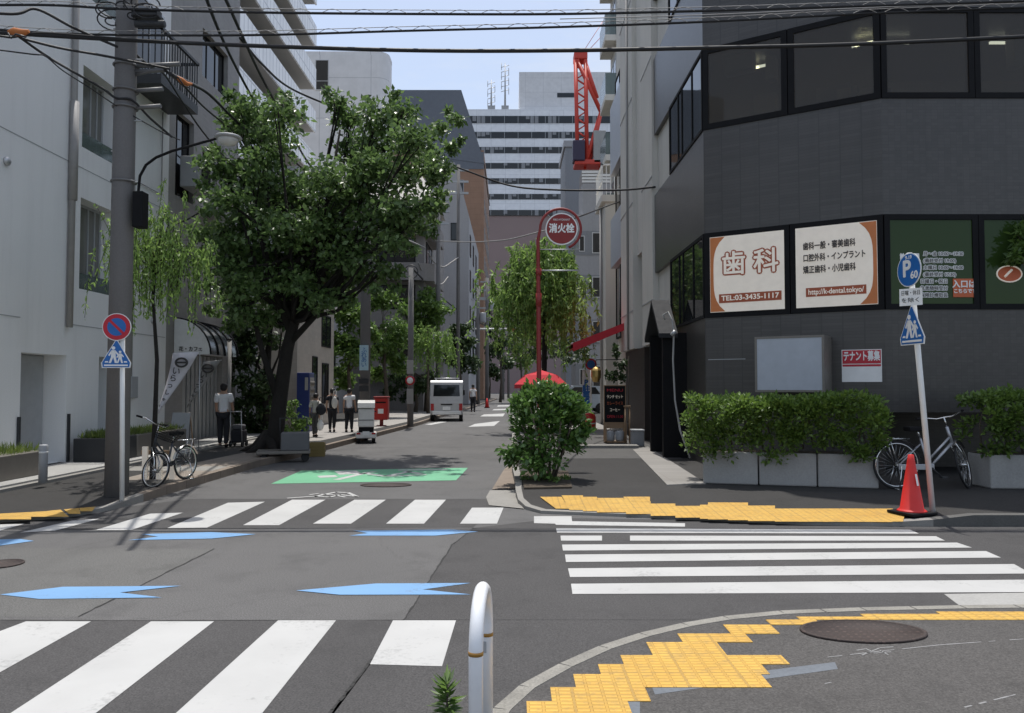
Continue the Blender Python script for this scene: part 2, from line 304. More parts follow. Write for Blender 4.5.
def tactile(name):
    m, t, b = nodes(name); a = t.nodes.new('ShaderNodeTexCoord'); q = a.outputs['Object']; sp = t.nodes.new('ShaderNodeSeparateXYZ'); t.links.new(q, sp.inputs[0]); cb = t.nodes.new('ShaderNodeCombineXYZ'); t.links.new(sp.outputs[0], cb.inputs[0]); t.links.new(sp.outputs[1], cb.inputs[1])
    def brick(w, h, mo, off=0.0):
        br = t.nodes.new('ShaderNodeTexBrick'); br.offset = off; br.inputs['Scale'].default_value = 1; br.inputs['Brick Width'].default_value = w; br.inputs['Row Height'].default_value = h; br.inputs['Mortar Size'].default_value = mo; br.inputs['Mortar Smooth'].default_value = .3
        t.links.new(cb.outputs[0], br.inputs['Vector']); return br.outputs['Fac']
    seam = brick(.30, .30, .006); bars = brick(.075, .042, .009)
    c = _ramp(t, _noise(t, q, 2.5, 6), (.58, .33, .06), (.68, .42, .085), .3, .7)
    c = _mix(t, _ramp(t, _noise(t, q, 14, 6, .75), (0, 0, 0), (.75,)*3, .48, .72), c, (.30, .21, .085))
    c = _mix(t, _ramp(t, bars, (0, 0, 0), (.42,)*3), c, (.36, .21, .04)); c = _mix(t, _ramp(t, seam, (0, 0, 0), (.4,)*3), c, (.25, .17, .07))
    t.links.new(c, b.inputs['Base Color']); b.inputs['Roughness'].default_value = .7
    iv = t.nodes.new('ShaderNodeMath'); iv.operation = 'SUBTRACT'; iv.inputs[0].default_value = 1; t.links.new(bars, iv.inputs[1]); _bump(t, b, iv.outputs[0], .9, .006); return m
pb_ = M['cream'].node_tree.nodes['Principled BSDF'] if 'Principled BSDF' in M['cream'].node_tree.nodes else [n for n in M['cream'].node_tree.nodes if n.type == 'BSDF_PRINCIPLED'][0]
pb_.inputs['Emission Color'].default_value = (1.0, .86, .68, 1); pb_.inputs['Emission Strength'].default_value = .10   # faint glow added to brighten the cream posters, as though backlit
M['tactile'] = tactile('yellow_tactile')

# ------------------------------------------------------------------ lettering
def lettering(body, size, mtx, m, parent, align='CENTER', bold=.0, width=None, name='lettering', thick=.002, lead=1.0):
    c = bpy.data.curves.new('lettering', 'FONT'); c.body = body; c.size = size; c.align_x = align; c.align_y = 'CENTER'; c.extrude = thick; c.space_line = lead
    o = bpy.data.objects.new('lettering', c); C.objects.link(o); bpy.context.view_layer.update()
    me = bpy.data.meshes.new_from_object(o.evaluated_get(bpy.context.evaluated_depsgraph_get())); bpy.data.objects.remove(o); bpy.data.curves.remove(c)
    sx = 1.0
    if width:
        xs = [v.co.x for v in me.vertices]; sx = width/max(1e-6, max(xs)-min(xs))
    if bold > 0:      # heavier weight: the glyphs repeated round a small circle, each a hair behind the last
        co = np.array([v.co[:] for v in me.vertices]); fc = [tuple(p.vertices) for p in me.polygons]; nv = len(co); VV = []; FF = []
        for i in range(8):
            VV += [tuple(p) for p in co+np.array((bold*math.cos(i*.7854), bold*math.sin(i*.7854), -.00012*i))]; FF += [tuple(j+nv*i for j in f) for f in fc]
        bpy.data.meshes.remove(me); me = bpy.data.meshes.new(name); me.from_pydata(VV, [], FF); me.update()
    off = Matrix.Translation(-wloc(parent)) if parent is not None else Matrix.Identity(4)
    me.transform(off @ mtx @ Matrix.Diagonal((sx, 1, 1, 1))); me.materials.clear(); me.materials.append(m)
    o = bpy.data.objects.new(name, me); C.objects.link(o)
    if parent is not None: o.parent = parent
    return o
def stroke(mb, pts, wd, z, mi=0):
    """flat painted stroke on the ground"""
    for a, b in zip(pts[:-1], pts[1:]):
        a = Vector((a[0], a[1])); b = Vector((b[0], b[1])); d = (b-a).normalized(); n = Vector((-d.y, d.x))*wd/2; a = a-d*wd*.2; b = b+d*wd*.2
        mb.quad([(*(a-n), z), (*(b-n), z), (*(b+n), z), (*(a+n), z)], mi)

# ------------------------------------------------------------------ leaves and trees
def leaf_mesh(name, P, D, N, Ln, Wd, m, parent, stem=None):
    """P base points, D directions, N leaf normals (n x 3), Ln lengths, Wd half widths -> one folded rhombus per leaf"""
    D = D/np.linalg.norm(D, axis=1, keepdims=True); S = np.cross(D, N); S /= (np.linalg.norm(S, axis=1, keepdims=True)+1e-9); U = np.cross(S, D)
    n = len(P); L1 = Ln[:, None]; W1 = Wd[:, None]
    V = np.empty((n, 4, 3)); V[:, 0] = P; V[:, 1] = P+D*L1*.45+S*W1+U*W1*.25; V[:, 2] = P+D*L1; V[:, 3] = P+D*L1*.45-S*W1+U*W1*.25
    off = np.array(wloc(parent)); V = (V.reshape(-1, 3)-off)
    me = bpy.data.meshes.new(name); me.vertices.add(4*n); me.vertices.foreach_set('co', V.ravel().astype(np.float32)); me.loops.add(6*n); me.polygons.add(2*n)
    base = np.arange(n)[:, None]*4; idx = (base+np.array([0, 1, 2, 0, 2, 3])).ravel()
    me.loops.foreach_set('vertex_index', idx.astype(np.int32)); me.polygons.foreach_set('loop_start', (np.arange(2*n)*3).astype(np.int32)); me.polygons.foreach_set('loop_total', np.full(2*n, 3, np.int32))
    me.materials.append(m); me.update(); me.validate(); o = bpy.data.objects.new(name, me); C.objects.link(o); o.parent = parent; return o
def cloud(c, r, n, clump=.0, k=12):
    """n points in an ellipsoid, gathered in k clumps, denser to the outside"""
    c = np.array(c, float); r = np.array(r, float)
    d = RNG.normal(size=(k, 3)); d /= np.linalg.norm(d, axis=1, keepdims=True); cen = d*(RNG.random((k, 1))**.45)
    q = RNG.normal(size=(n, 3)); q /= np.linalg.norm(q, axis=1, keepdims=True); q *= RNG.random((n, 1))**.5
    return c+(cen[RNG.integers(0, k, n)]*(1-clump*.35)+q*clump)*r
def broad(name, label, base, trunk, blobs, m, bark, r0=.2, n=800, size=.11, group=None, cat='tree', clump=.42, kk=14, limbs=True, up=.55, trunks=None):
    t = thing(name, label, cat, base, group=group); tb = MB(); trunk = [Vector(p) for p in trunk]; k = len(trunk)
    ra = [r0*(1.25 if i == 0 else 1-.62*i/max(1, k-1)) for i in range(k)]; tb.tube(trunk, ra, 10)
    P = []; rm = max(r[0] for _, r in blobs)
    for i, (c, r) in enumerate(blobs):
        f = min(1, max(.05, (r[0]/rm)**1.7)); P.append(cloud(c, r, int(n*f), clump, max(4, int(kk*f))))
        if limbs and r[0] > .42*rm:
            s = trunk[-1] if i % 2 else trunk[max(1, int(k*.6))]; c = Vector(c); mid = s.lerp(c, .5)+Vector((random.uniform(-.1, .1), random.uniform(-.1, .1), -.12*(c-s).length))
            tb.tube([s, mid, c], [r0*.34, r0*.2, r0*.06], 6)
            for q in range(4):
                e = c+Vector((random.uniform(-1, 1)*r[0], random.uniform(-1, 1)*r[1], random.uniform(-.5, .9)*r[2]))*.8; tb.tube([mid.lerp(c, .4+.15*q), c.lerp(e, .5), e], [r0*.09, r0*.06, r0*.025], 5)
    tb.build('trunk', bark, t)
    P = np.concatenate(P); N = len(P); D = RNG.normal(size=(N, 3)); D[:, 2] -= .25
    Nn = RNG.normal(size=(N, 3))*.75; Nn[:, 2] += up*1.6
    Ln = size*(.65+.7*RNG.random(N)); leaf_mesh('crown', P, D, Nn, Ln, Ln*.30, m, t); return t
def weeping(name, label, base, trunk, tips, m, bark, r0=.1, per=42, size=.09, group=None, drop=(.8, 2.0), spread=.35):
    """hanging strands: tips = (point, n strands)"""
    t = thing(name, label, 'tree', base, group=group); tb = MB(); trunk = [Vector(p) for p in trunk]; k = len(trunk)
    tb.tube(trunk, [r0*(1.2 if i == 0 else 1-.6*i/(k-1)) for i in range(k)], 8); P = []; D = []
    for c, ns in tips:
        c = Vector(c); s = trunk[-1].lerp(trunk[-2], random.random()*.5); mid = s.lerp(c, .55)+Vector((0, 0, .22)); tb.tube([s, mid, c], [r0*.3, r0*.16, r0*.05], 5)
        for _ in range(ns):
            a = s.lerp(c, random.uniform(.35, 1.1))+Vector((random.gauss(0, spread), random.gauss(0, spread), random.uniform(-.1, .45))); L_ = random.uniform(*drop); dx, dy = random.gauss(0, .18), random.gauss(0, .18)
            f = np.sort(RNG.random(per)); pts = np.stack([a.x+dx*np.sqrt(f)*L_+RNG.normal(0, .015, per), a.y+dy*np.sqrt(f)*L_+RNG.normal(0, .015, per), a.z+.12*np.sin(f*3)-f*L_], 1)
            P.append(pts); dd = RNG.normal(size=(per, 3))*.45; dd[:, 2] -= .9; D.append(dd)
            tb.tube([Vector(pts[0]), Vector(pts[per//2]), Vector(pts[-1])], .004, 3)
    tb.build('trunk', bark, t); P = np.concatenate(P); D = np.concatenate(D); N = len(P); Nn = RNG.normal(size=(N, 3)); Ln = size*(.6+.8*RNG.random(N)); leaf_mesh('crown', P, D, Nn, Ln, Ln*.16, m, t); return t
# ------------------------------------------------------------------ ground, kerbs, markings
mb = MB(); mb.quad([(-600, -600, 0), (600, -600, 0), (600, 1500, 0), (-600, 1500, 0)]); struct('road', mb, M['road'])
def flat(name, polys, m, z=.0045, px=True):
    b = MB()
    for p in polys:
        q = [g(*a) for a in p] if px else [Vector((a[0], a[1], 0)) for a in p]
        ar = sum(q[i].x*q[(i+1) % len(q)].y-q[(i+1) % len(q)].x*q[i].y for i in range(len(q)))
        if ar < 0: q = q[::-1]
        b.quad([(a.x, a.y, z) for a in q])
    return struct(name, b, M[m] if isinstance(m, str) else m)
flat('asphalt_patch', [[(452, 545), (404, 620), (1180, 620), (1080, 526), (560, 518), (474, 528)]], 'road2', .0015)
flat('asphalt_patch', [[(-500, 620.6), (403, 620.6), (322, 730), (-900, 730)], [(404, 620.4), (760, 620.4), (690, 632), (560, 668), (494, 713), (430, 800), (290, 760), (330, 713)], [(-60, 530.5), (473, 527.5), (506, 499), (190, 499)]], 'road2', .0022)
flat('asphalt_patch', [[(-300, 547), (214, 549), (78, 617), (-500, 617)]], 'old', .001)
b = MB()
for ps, wd in (([(404, 620), (372, 660), (322, 724)], .018), ([(474, 528), (452, 545), (428, 583), (404, 620)], .016), ([(-80, 620.3), (150, 620.8), (404, 620.4)], .012), ([(78, 617), (140, 586), (214, 549)], .014)):
    pp = []
    for p_, q_ in zip(ps[:-1], ps[1:]):
        n_ = 14; pp += [(p_[0]+(q_[0]-p_[0])*i/n_+random.uniform(-.7, .7), p_[1]+(q_[1]-p_[1])*i/n_) for i in range(n_)]
    for p_, q_ in zip(pp, pp[1:]+[ps[-1]]): stroke(b, [g(*p_), g(*q_)], wd*random.uniform(.4, 1.2), .0032)
struct('tar_seam', b, M['seam'])
def ext(p0, p1, k):  # lengthen an edge on the ground
    a, b = g(*p0), g(*p1); return b+(b-a)*k
near = []
for a, b, c, d in (((26, 622), (91, 622), (0, 673), (-115, 675)), ((151, 622), (214, 622), (97, 713), (12, 713)), ((278, 621), (336, 621), (263, 713), (177, 713)), ((393, 621), (456, 621), (442, 667), (370, 665)), ((-108, 622), (-32, 622), (-170, 690), (-290, 690))):
    near.append([g(*a), g(*b), g(*c), g(*d)])
near[1][2:] = [ext((214, 622), (97, 713), .12), ext((151, 622), (12, 713), .12)]; near[2][2:] = [ext((336, 621), (263, 713), .12), ext((278, 621), (177, 713), .12)]
flat('crosswalk_stripes', near, 'white', .0045, False)
flat('crosswalk_stripes', [[(20, 533), (55, 531), (100, 519), (72, 521)], [(95, 530.5), (131, 530.5), (183, 513), (150, 514)], [(167, 528.5), (207, 528), (265, 502), (228, 503)], [(243, 525.5), (279, 525.5), (325.5, 500), (292, 500)],
     [(313, 524), (351, 524), (386, 500), (354.5, 500)], [(386, 524), (424, 524), (446, 500), (415, 500)], [(460, 524), (497, 524), (503.5, 508), (472, 508)], [(-60, 538), (-22, 537), (25, 524), (-5, 525)]], 'white')
flat('crosswalk_stripes', [[(534, 516.5), (571.5, 516.5), (572, 521.6), (685, 523.6), (685, 527), (556, 525.2), (555, 524), (534, 523.5)], [(556, 528.6), (910, 530), (919, 534), (557, 533)], [(560.5, 536), (602, 536), (602, 541), (561, 541)], [(630, 536), (936, 536.6), (945, 541), (630, 541)],
     [(562, 545), (957, 543), (972, 548), (563, 551)], [(565, 555), (986, 551.5), (1001, 558), (566, 562.5)], [(568, 568.8), (1014, 564.5), (1031, 574), (570, 577.5)], [(571, 584.3), (1046, 580), (1066, 592.5), (572.5, 594.5)]], 'white')
flat('blue_bicycle_arrow', [[(0, 595), (63, 587.3), (181, 586.3), (120, 593), (162, 598), (39, 599.5)], [(296, 591), (376, 584), (471, 583.5), (423, 590), (471, 595), (340, 595.3)], [(256, 534.5), (211, 532.5), (141, 534.5), (158, 537), (128, 540.5), (211, 539)], [(478, 532), (453, 530), (353, 531), (368, 533.5), (349, 536), (435, 536)], [(-40, 541), (20, 539.3), (34, 541.3), (0, 546), (-30, 546)]], 'blue')
flat('green_lane', [[(271, 484), (301, 471), (468, 468), (456, 480.5)]], 'green', .0042)
b = MB()
def gl(pts, wd, z=.0065): stroke(b, [g(*p) for p in pts], wd, z)
gl([(337, 480), (364, 473.5), (374, 472)], .13); gl([(364, 473.5), (385, 476.5), (425, 475)], .12); gl([(385, 476.5), (410, 472)], .11); gl([(322, 477), (333, 476.5)], .3); gl([(400, 470.3), (445, 469.8)], .16); gl([(346, 471.5), (350, 474)], .4); gl([(405, 471.5), (420, 474)], .12)
gl([(288, 498.5), (316, 496.5), (336, 492.5), (348, 493), (357, 497)], .06); gl([(316, 496.5), (330, 497.5), (340, 495), (357, 497)], .05); gl([(322, 494.5), (335, 495.5), (345, 497.5)], .05); gl([(310, 495), (318, 494)], .05)
struct('bicycle_marking', b, M['white'])
flat('road_marking', [[(475, 424), (500, 421), (494, 426), (468, 427)], [(484, 414.5), (505, 413.5), (503, 416.5), (480, 416.5)], [(494, 409.2), (510, 408.8), (509, 410), (492, 410.4)], [(425, 424.5), (441, 421.5), (447, 422), (431, 425)], [(498, 405.5), (510, 405.2), (509, 406.4), (497, 406.6)]], 'white')
flat('concrete_patch', [[(944, 594.5), (1100, 592), (1120, 609), (966, 611)]], M['conc'], .0040)
b = MB()
def gm(pts, wd=.012):
    for p, q in zip(pts[:-1], pts[1:]):
        n = max(1, int(abs(q[0]-p[0])/7))
        for i in range(n):
            if n > 2 and random.random() < .35: continue
            stroke(b, [g(p[0]+(q[0]-p[0])*f, p[1]+(q[1]-p[1])*f) for f in (i/n, (i+.9)/n)], wd*random.uniform(.6, 1), .0275)
gm([(828, 662), (880, 656), (940, 649.5), (1024, 643.5)], .012); gm([(965, 713), (1016, 700)], .012); gm([(857, 655), (866, 653.5), (872, 656)]); gm([(862, 660), (880, 652.5), (894, 651.5)]); gm([(874, 658), (892, 656.5)]); gm([(880, 655), (889, 660)]); gm([(825, 689), (832, 687.5)])
struct('utility_marking', b, M['faint'])

def sidewalk(E, I, extra, name, m, kerbs):
    n = len(E); top = MB(); V = [(x, y, z) for x, y, z in E]+[(x, y, .12) for x, y in I]
    top.add(V, [(i, i+1, n+i+1, n+i) for i in range(n-1)]); top.add([(x, y, .12) for x, y in I]+[(x, y, .12) for x, y in extra], [tuple(range(n+len(extra)))])
    o = struct(name, top, M[m])
    for a, b_, km in kerbs:
        k = MB()
        for i in range(a, b_):
            p, q = Vector(E[i][:2]), Vector(E[i+1][:2]); pi, qi = Vector(I[i]), Vector(I[i+1]); wd = .11; zi, zj = E[i][2]+.006, E[i+1][2]+.006
            a2 = p+(pi-p).normalized()*wd; b2 = q+(qi-q).normalized()*wd; ns = max(1, int((q-p).length/.62))
            for s in range(ns):
                f0, f1 = s/ns, (s+1)/ns-(.012/(q-p).length if ns > 1 else 0)
                o0, o1, i0, i1 = p.lerp(q, f0), p.lerp(q, f1), a2.lerp(b2, f0), a2.lerp(b2, f1); z0, z1 = zi+(zj-zi)*f0, zi+(zj-zi)*f1
                k.hexa([(*o0, -.05), (*o1, -.05), (*i1, -.05), (*i0, -.05), (*o0, z0), (*o1, z1), (*i1, z1+.004), (*i0, z0+.004)])
        struct('kerb', k, M[km])
    return o
ER = [(0, 90, .12), (0, 14, .12), (.05, 12, .12), (.05, 11, .10), (.08, 10.3, .06), (.17, 9.85, .04), (.35, 9.55, .03), (1.52, 9.26, .03), (2.4, 8.99, .03), (3.24, 8.76, .03), (4.1, 8.68, .035), (4.65, 8.67, .07), (5.1, 8.67, .12), (16, 8.67, .13)]
IR = [(1.2, 90), (1.2, 14), (1.2, 12.5), (1.2, 12), (1.25, 11.6), (1.4, 11.3), (1.6, 11.1), (2, 10.8), (2.6, 10.5), (3.3, 10.2), (4.1, 10.1), (4.65, 10.1), (5.1, 10.1), (16, 10.1)]
sidewalk(ER, IR, [(16, 90)], 'sidewalk', 'walk', [(0, 11, 'kerb'), (11, 13, 'kerbd')])
EL = [(-30, 8.86, .03), (-5.9, 8.86, .03), (-5.25, 9.2, .035), (-5.0, 9.75, .05), (-4.93, 10.5, .10), (-4.93, 11.2, .12), (-4.86, 15.1, .12), (-4.6, 17, .12), (-4.4, 20.1, .12), (-3.65, 31, .12), (-3.5, 37.8, .12), (-2.8, 52.6, .12), (-2.1, 75, .12), (-1.7, 90, .12)]
IL = [(-30, 10), (-6.6, 10), (-6.4, 10.3), (-6.2, 10.6), (-6.1, 10.9), (-6.1, 11.4), (-6.0, 15.3), (-5.8, 17.2), (-5.6, 20.3), (-4.85, 31.2), (-4.7, 38), (-4, 52.8), (-3.3, 75), (-2.9, 90)]
EL, IL = EL[::-1], IL[::-1]
sidewalk(EL, IL, [(-30, 90)], 'sidewalk', 'walk', [(0, 9, 'tan'), (9, 13, 'kerb')])
# near sidewalk, level with the road behind a flush kerb stone
EK = [g(*p) for p in ((440, 790), (494, 713), (520, 690), (560, 668), (600, 650), (640, 637), (682, 627), (724, 620), (780, 614.5), (861, 611.2), (960, 609), (1120, 607))]
b = MB(); pts = [(p.x, p.y) for p in EK]; poly = pts+[(14, pts[-1][1]), (14, -8), (pts[0][0], -8)]
b.prism(poly, -.02, .026); struct('sidewalk', b, asphalt('near_walk_asphalt', (.080, .076, .073)))
b = MB()
for (x0, y0), (x1, y1) in zip(pts[:-1], pts[1:]):
    p, q = Vector((x0, y0)), Vector((x1, y1)); n2 = Vector((q.y-p.y, -(q.x-p.x))).normalized()*.085; nb = max(1, round((q-p).length/.34)); pq = [(p.lerp(q, i/nb), p.lerp(q, (i+1)/nb-.012/max(.1, (q-p).length))) for i in range(nb)]
    for p, q2 in pq: b.hexa([(*p, -.03), (*q2, -.03), (*(q2+n2), -.03), (*(p+n2), -.03), (*p, .027), (*q2, .027), (*(q2+n2), .029), (*(p+n2), .029)])
struct('kerb', b, mat('old_kerb_stone', (.24, .23, .205), .9, .38, 5, 70, .5))
# tactile paving
def rows(name, R_, z):
    b = MB()
    for y0, y1, x0, x1 in R_:
        a, c = g(x0, y1, z), g(x1, y1, z); d, e = g(x0, y0, z), g(x1, y0, z)
        b.hexa([(a.x, a.y, z-.01), (c.x, c.y, z-.01), (c.x, d.y, z-.01), (a.x, d.y, z-.01), (a.x, a.y, z), (c.x, c.y, z), (c.x, d.y, z), (a.x, d.y, z)])
    return struct(name, b, M['tactile'])
rows('tactile_paving', [(701, 735, 528, 640), (687, 701, 552, 651), (674, 687, 576, 772), (664, 674, 601, 770), (655, 664, 624, 790), (642, 655, 653, 727), (633.5, 642, 683, 753), (624.5, 633.5, 731, 780), (619.5, 624.5, 771, 822), (616.5, 619.5, 800, 1100), (613.8, 616.5, 864, 1100), (611.5, 613.8, 940, 1100)], .030)
flat('stone_strip', [[(651, 690), (835, 667), (838, 674), (655, 700)], [(560, 713), (640, 704), (640, 735), (540, 735)]], M['slab'], .0272)
def ribbon(name, top, bot, zf, m, nrow=2, step=True):
    """jagged band of tiles following the kerb on the sidewalk slope"""
    b = MB(); n = len(top)-1
    for i in range(n):
        (xa, ya), (xb, yb) = top[i], top[i+1]; (xc, yc), (xd, yd) = bot[i], bot[i+1]
        k = max(1, round((xb-xa)/26))
        for j in range(k):
            f0, f1 = j/k, (j+1)/k
            t0 = ya+(yb-ya)*(f0+f1)/2; b0 = yc+(yd-yc)*(f0+f1)/2; x0, x1 = xa+(xb-xa)*f0, xa+(xb-xa)*f1; X0, X1 = xc+(xd-xc)*f0, xc+(xd-xc)*f1
            P = []
            for x, y in ((X0, b0), (X1, b0), (x1, t0), (x0, t0)):
                q = g(x, y, .05)
                for _ in range(3): q = g(x, y, zf(q.x, q.y))
                P.append(q)
            b.quad([(p.x, p.y, p.z) for p in P])
    return struct(name, b, m)
def zr(x, y):
    """height of the far right sidewalk near the crossing"""
    e = np.interp(x, [.05, .35, 1.52, 2.4, 3.24, 4.1, 4.65, 5.1, 16], [10.6, 9.55, 9.26, 8.99, 8.76, 8.68, 8.67, 8.67, 8.67]); h = np.interp(x, [0, 4.1, 4.65, 5.1], [.03, .035, .07, .12])
    i = np.interp(x, [1.25, 1.6, 2, 2.6, 3.3, 4.1, 16], [11.6, 11.1, 10.8, 10.5, 10.2, 10.1, 10.1]); f = min(1, max(0, (y-e)/max(.3, i-e))); return float(h+(.12-h)*f)
zt = lambda x, y: zr(x, y)+.012
ribbon('tactile_paving', [(540, 497.5), (583, 494.5), (597, 499), (626, 500), (700, 507), (708, 502.3), (748, 502.5), (775, 508.5), (893, 508.5), (906, 511)], [(556, 508), (583, 510.5), (597, 511.5), (626, 513), (700, 518.5), (708, 519), (748, 520.5), (775, 521.5), (893, 522), (903, 521)], zt, M['tactile'])
ribbon('tactile_paving', [(597, 498.5), (650, 496)], [(599, 503), (650, 501)], lambda x, y: zr(x, y)+.014, M['tactile'])
zl = lambda x, y: .055
ribbon('tactile_paving', [(-120, 507), (0, 508.5), (31, 509.5), (57, 503.5), (98, 504)], [(-130, 520), (0, 520), (31, 518.5), (69, 515), (92, 510)], zl, M['tactile'])
flat('gutter', [[(486, 498), (490, 491), (521, 491), (520, 505), (524, 509.5), (489, 506)]], M['kerb'], .012); flat('gutter', [[(504, 470), (514, 462), (521, 489), (492, 490)]], M['tan'], .0125)
b = MB(); q = [g(*p, .12) for p in ((633, 450), (648, 447), (706, 484), (667, 485.5))]; b.prism([(p.x, p.y) for p in q], .05, .132); struct('pavement', b, M['paving'])
b = MB(); b.box(-8.1, -6.95, 9.9, 22.5, .05, .19); struct('pavement', b, M['conc']); b = MB(); b.box(-6.945, -6.83, 9.9, 22.5, .05, .165); struct('kerb', b, M['kerb'])
b = MB(); b.box(-8.1, -5.05, 13.2, 13.9, .1, .126); struct('concrete_patch', b, M['kerb']); b = MB(); b.prism([(-6.0, 11.9), (-5.0, 11.9), (-4.97, 15.1), (-4.75, 17.6), (-5.7, 17.6), (-6.0, 13)], .1, .1245); struct('pavement', b, tiled('tan_paving', (.25, .215, .18), (.14, .12, .1), .3, .15, .85, .15, 0, 'xy', .4, .06))
b = MB(); q = [g(*p, .12) for p in ((520, 471), (568, 471), (572, 487), (524, 488))]; b.prism([(p.x, p.y) for p in q], .05, .126); struct('soil', b, M['soil'])

b = MB(); b.prism([(-6.9, 19.2), (-5.0, 20.5), (-4.2, 31), (-4.05, 38), (-3.3, 52.6), (-6.9, 52.6)], .1, .1245); struct('pavement', b, mat('pale_pavement', (.30, .285, .265), .85, .15, 1.5, 40, .2))
b = MB(); b.box(.25, 3.35, 15.4, 23, .1, .1245); struct('pavement', b, asphalt('grey_walk_asphalt', (.085, .083, .08))); b = MB(); b.box(.25, 3.3, 23.02, 47, .1, .1245); struct('pavement', b, mat('pale_pavement_right', (.26, .25, .235), .85, .15, 1.5, 40, .2))
b = MB()
for yy in (1.62,): b.box(1.2, 2.9, 17.9, 18.25, .1246, .19)
struct('pavement_step', b, M['kerb'])
# ------------------------------------------------------------------ buildings
def win(F, parent, u0, u1, z0, z1, fm='alu', gm_='glass', mull=(), d=.03, fw=.05, name='window', dep=None, trans=()):
    """frame standing a little proud of the wall, its pane set back in it"""
    dep = dep if dep is not None else d+.05; fr = MB()
    F.box(fr, u0, u1, z0, z0+fw, -dep, d); F.box(fr, u0, u1, z1-fw, z1, -dep, d); F.box(fr, u0, u0+fw, z0+fw, z1-fw, -dep, d); F.box(fr, u1-fw, u1, z0+fw, z1-fw, -dep, d)
    for k in mull: F.box(fr, u0+(u1-u0)*k-fw*.4, u0+(u1-u0)*k+fw*.4, z0+fw, z1-fw, -dep, d-.004)
    for k in trans: F.box(fr, u0+fw, u1-fw, z0+(z1-z0)*k-fw*.4, z0+(z1-z0)*k+fw*.4, -dep, d-.008)
    w_ = fr.build(name, M[fm] if isinstance(fm, str) else fm, parent); p = MB(); F.box(p, u0+fw, u1-fw, z0+fw, z1-fw, d-.045, d-.02); p.build('pane', M[gm_], w_, local=False); return w_

# dark grey corner clinic
A_, B_, C_, D_ = (3.5, 19.0), (3.5, 14.1), (5.99, 12.5), (15, 12.5); n1 = (-1.6, -2.49)
clinic = thing('clinic_building', 'dark grey tiled corner building with ribbon windows and dental clinic posters', 'building', (3.5, 14.1, 0))
F0 = Face(A_, (-1, 0)); F1 = Face(B_, n1); F2 = Face(C_, (0, -1))
outline = [A_, B_, C_, D_, (15, 24), (3.75, 24), (3.75, 19.0)]; inner = [(6.6, 22), (6.6, 16.6), (7.6, 15.6), (14.5, 15.6), (14.5, 22)]
wallmb = MB()
for z0, z1 in ((1.13, 2.78), (4.32, 6.22), (7.72, 9.6), (11.1, 14.8)): wallmb.prism(outline, z0, z1)
wallmb.prism([(3.5, 17.2), B_, (5.97, 12.52), (6.1, 13.9), (14.9, 13.9), (14.9, 24), (3.75, 24), (3.75, 17.2)], 0.05, 1.129)
wall_o = wallmb.build('wall', M['dtile'], clinic)
cm = MB()
for z0, z1 in ((2.78, 4.32), (6.22, 7.72), (9.6, 11.1)): cm.prism(inner, z0+.001, z1-.001); cm.box(3.76, 15, 18.2, 23.9, z0+.002, z1-.002)
cm.build('interior_core', M['room'], clinic)
uF1 = 2.9597
for z0, z1 in ((2.78, 4.32), (6.22, 7.72), (9.6, 11.1)):
    up = z0 > 3; gk = 'glassin' if up else 'glassg'
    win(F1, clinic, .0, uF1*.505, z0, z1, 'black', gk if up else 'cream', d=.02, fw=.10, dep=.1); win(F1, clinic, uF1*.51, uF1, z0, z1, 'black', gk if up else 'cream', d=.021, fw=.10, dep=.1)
    for i in range(6): win(F2, clinic, .01+i*1.52, .01+(i+1)*1.52-.01, z0, z1, 'black', gk, d=.02, fw=.09, dep=.1)
    win(F0, clinic, 1.9, 4.88, z0, z1, 'black', 'glass', mull=(.3, .42, .72), d=.02, fw=.06, dep=.1)
    jam = MB(); F0.box(jam, .0, 1.88, z0, z1, -.14, -.10); jam.build('wall_panel', M['beige'], clinic)
# shelves, screens and blinds inside the upper offices
rs_ = random.Random(3); wood_ = (plain('office_shelf', (.30, .22, .15), .7), plain('office_blind', (.62, .58, .50), .8), plain('office_screen', (.10, .10, .11), .5))
for F_, n_, L_ in ((F1, 7, 2.8), (F2, 16, 8.5)):
    for k in range(n_):
        b = MB(); u = rs_.uniform(.2, L_-.3); w_ = rs_.uniform(.15, .6); kind = k % 3; dd = rs_.uniform(.35, 1.0)
        z0, z1 = ((6.23, 6.23+rs_.uniform(.3, .9)), (7.0+rs_.uniform(0, .4), 7.71), (6.23, 6.23+rs_.uniform(.35, .6)))[kind]
        F_.box(b, u, u+w_, z0, z1, -dd-.25, -dd); b.build(('shelf', 'blind', 'cabinet')[kind], wood_[kind], clinic)
# tube lights on the office ceiling
for px, py, f in ((745, 60, F1), (752, 62, F1), (862, 55, F1), (866, 77, F1), (905, 53, F2), (1010, 75, F2), (1050, 60, F2)):
    u, z = f.hit(px, py, -.9); lb = MB(); f.box(lb, u-.2, u+.2, 7.62, 7.66, -1.15, -1.11); lb.build('tube_light', M['lamp_on'], clinic)
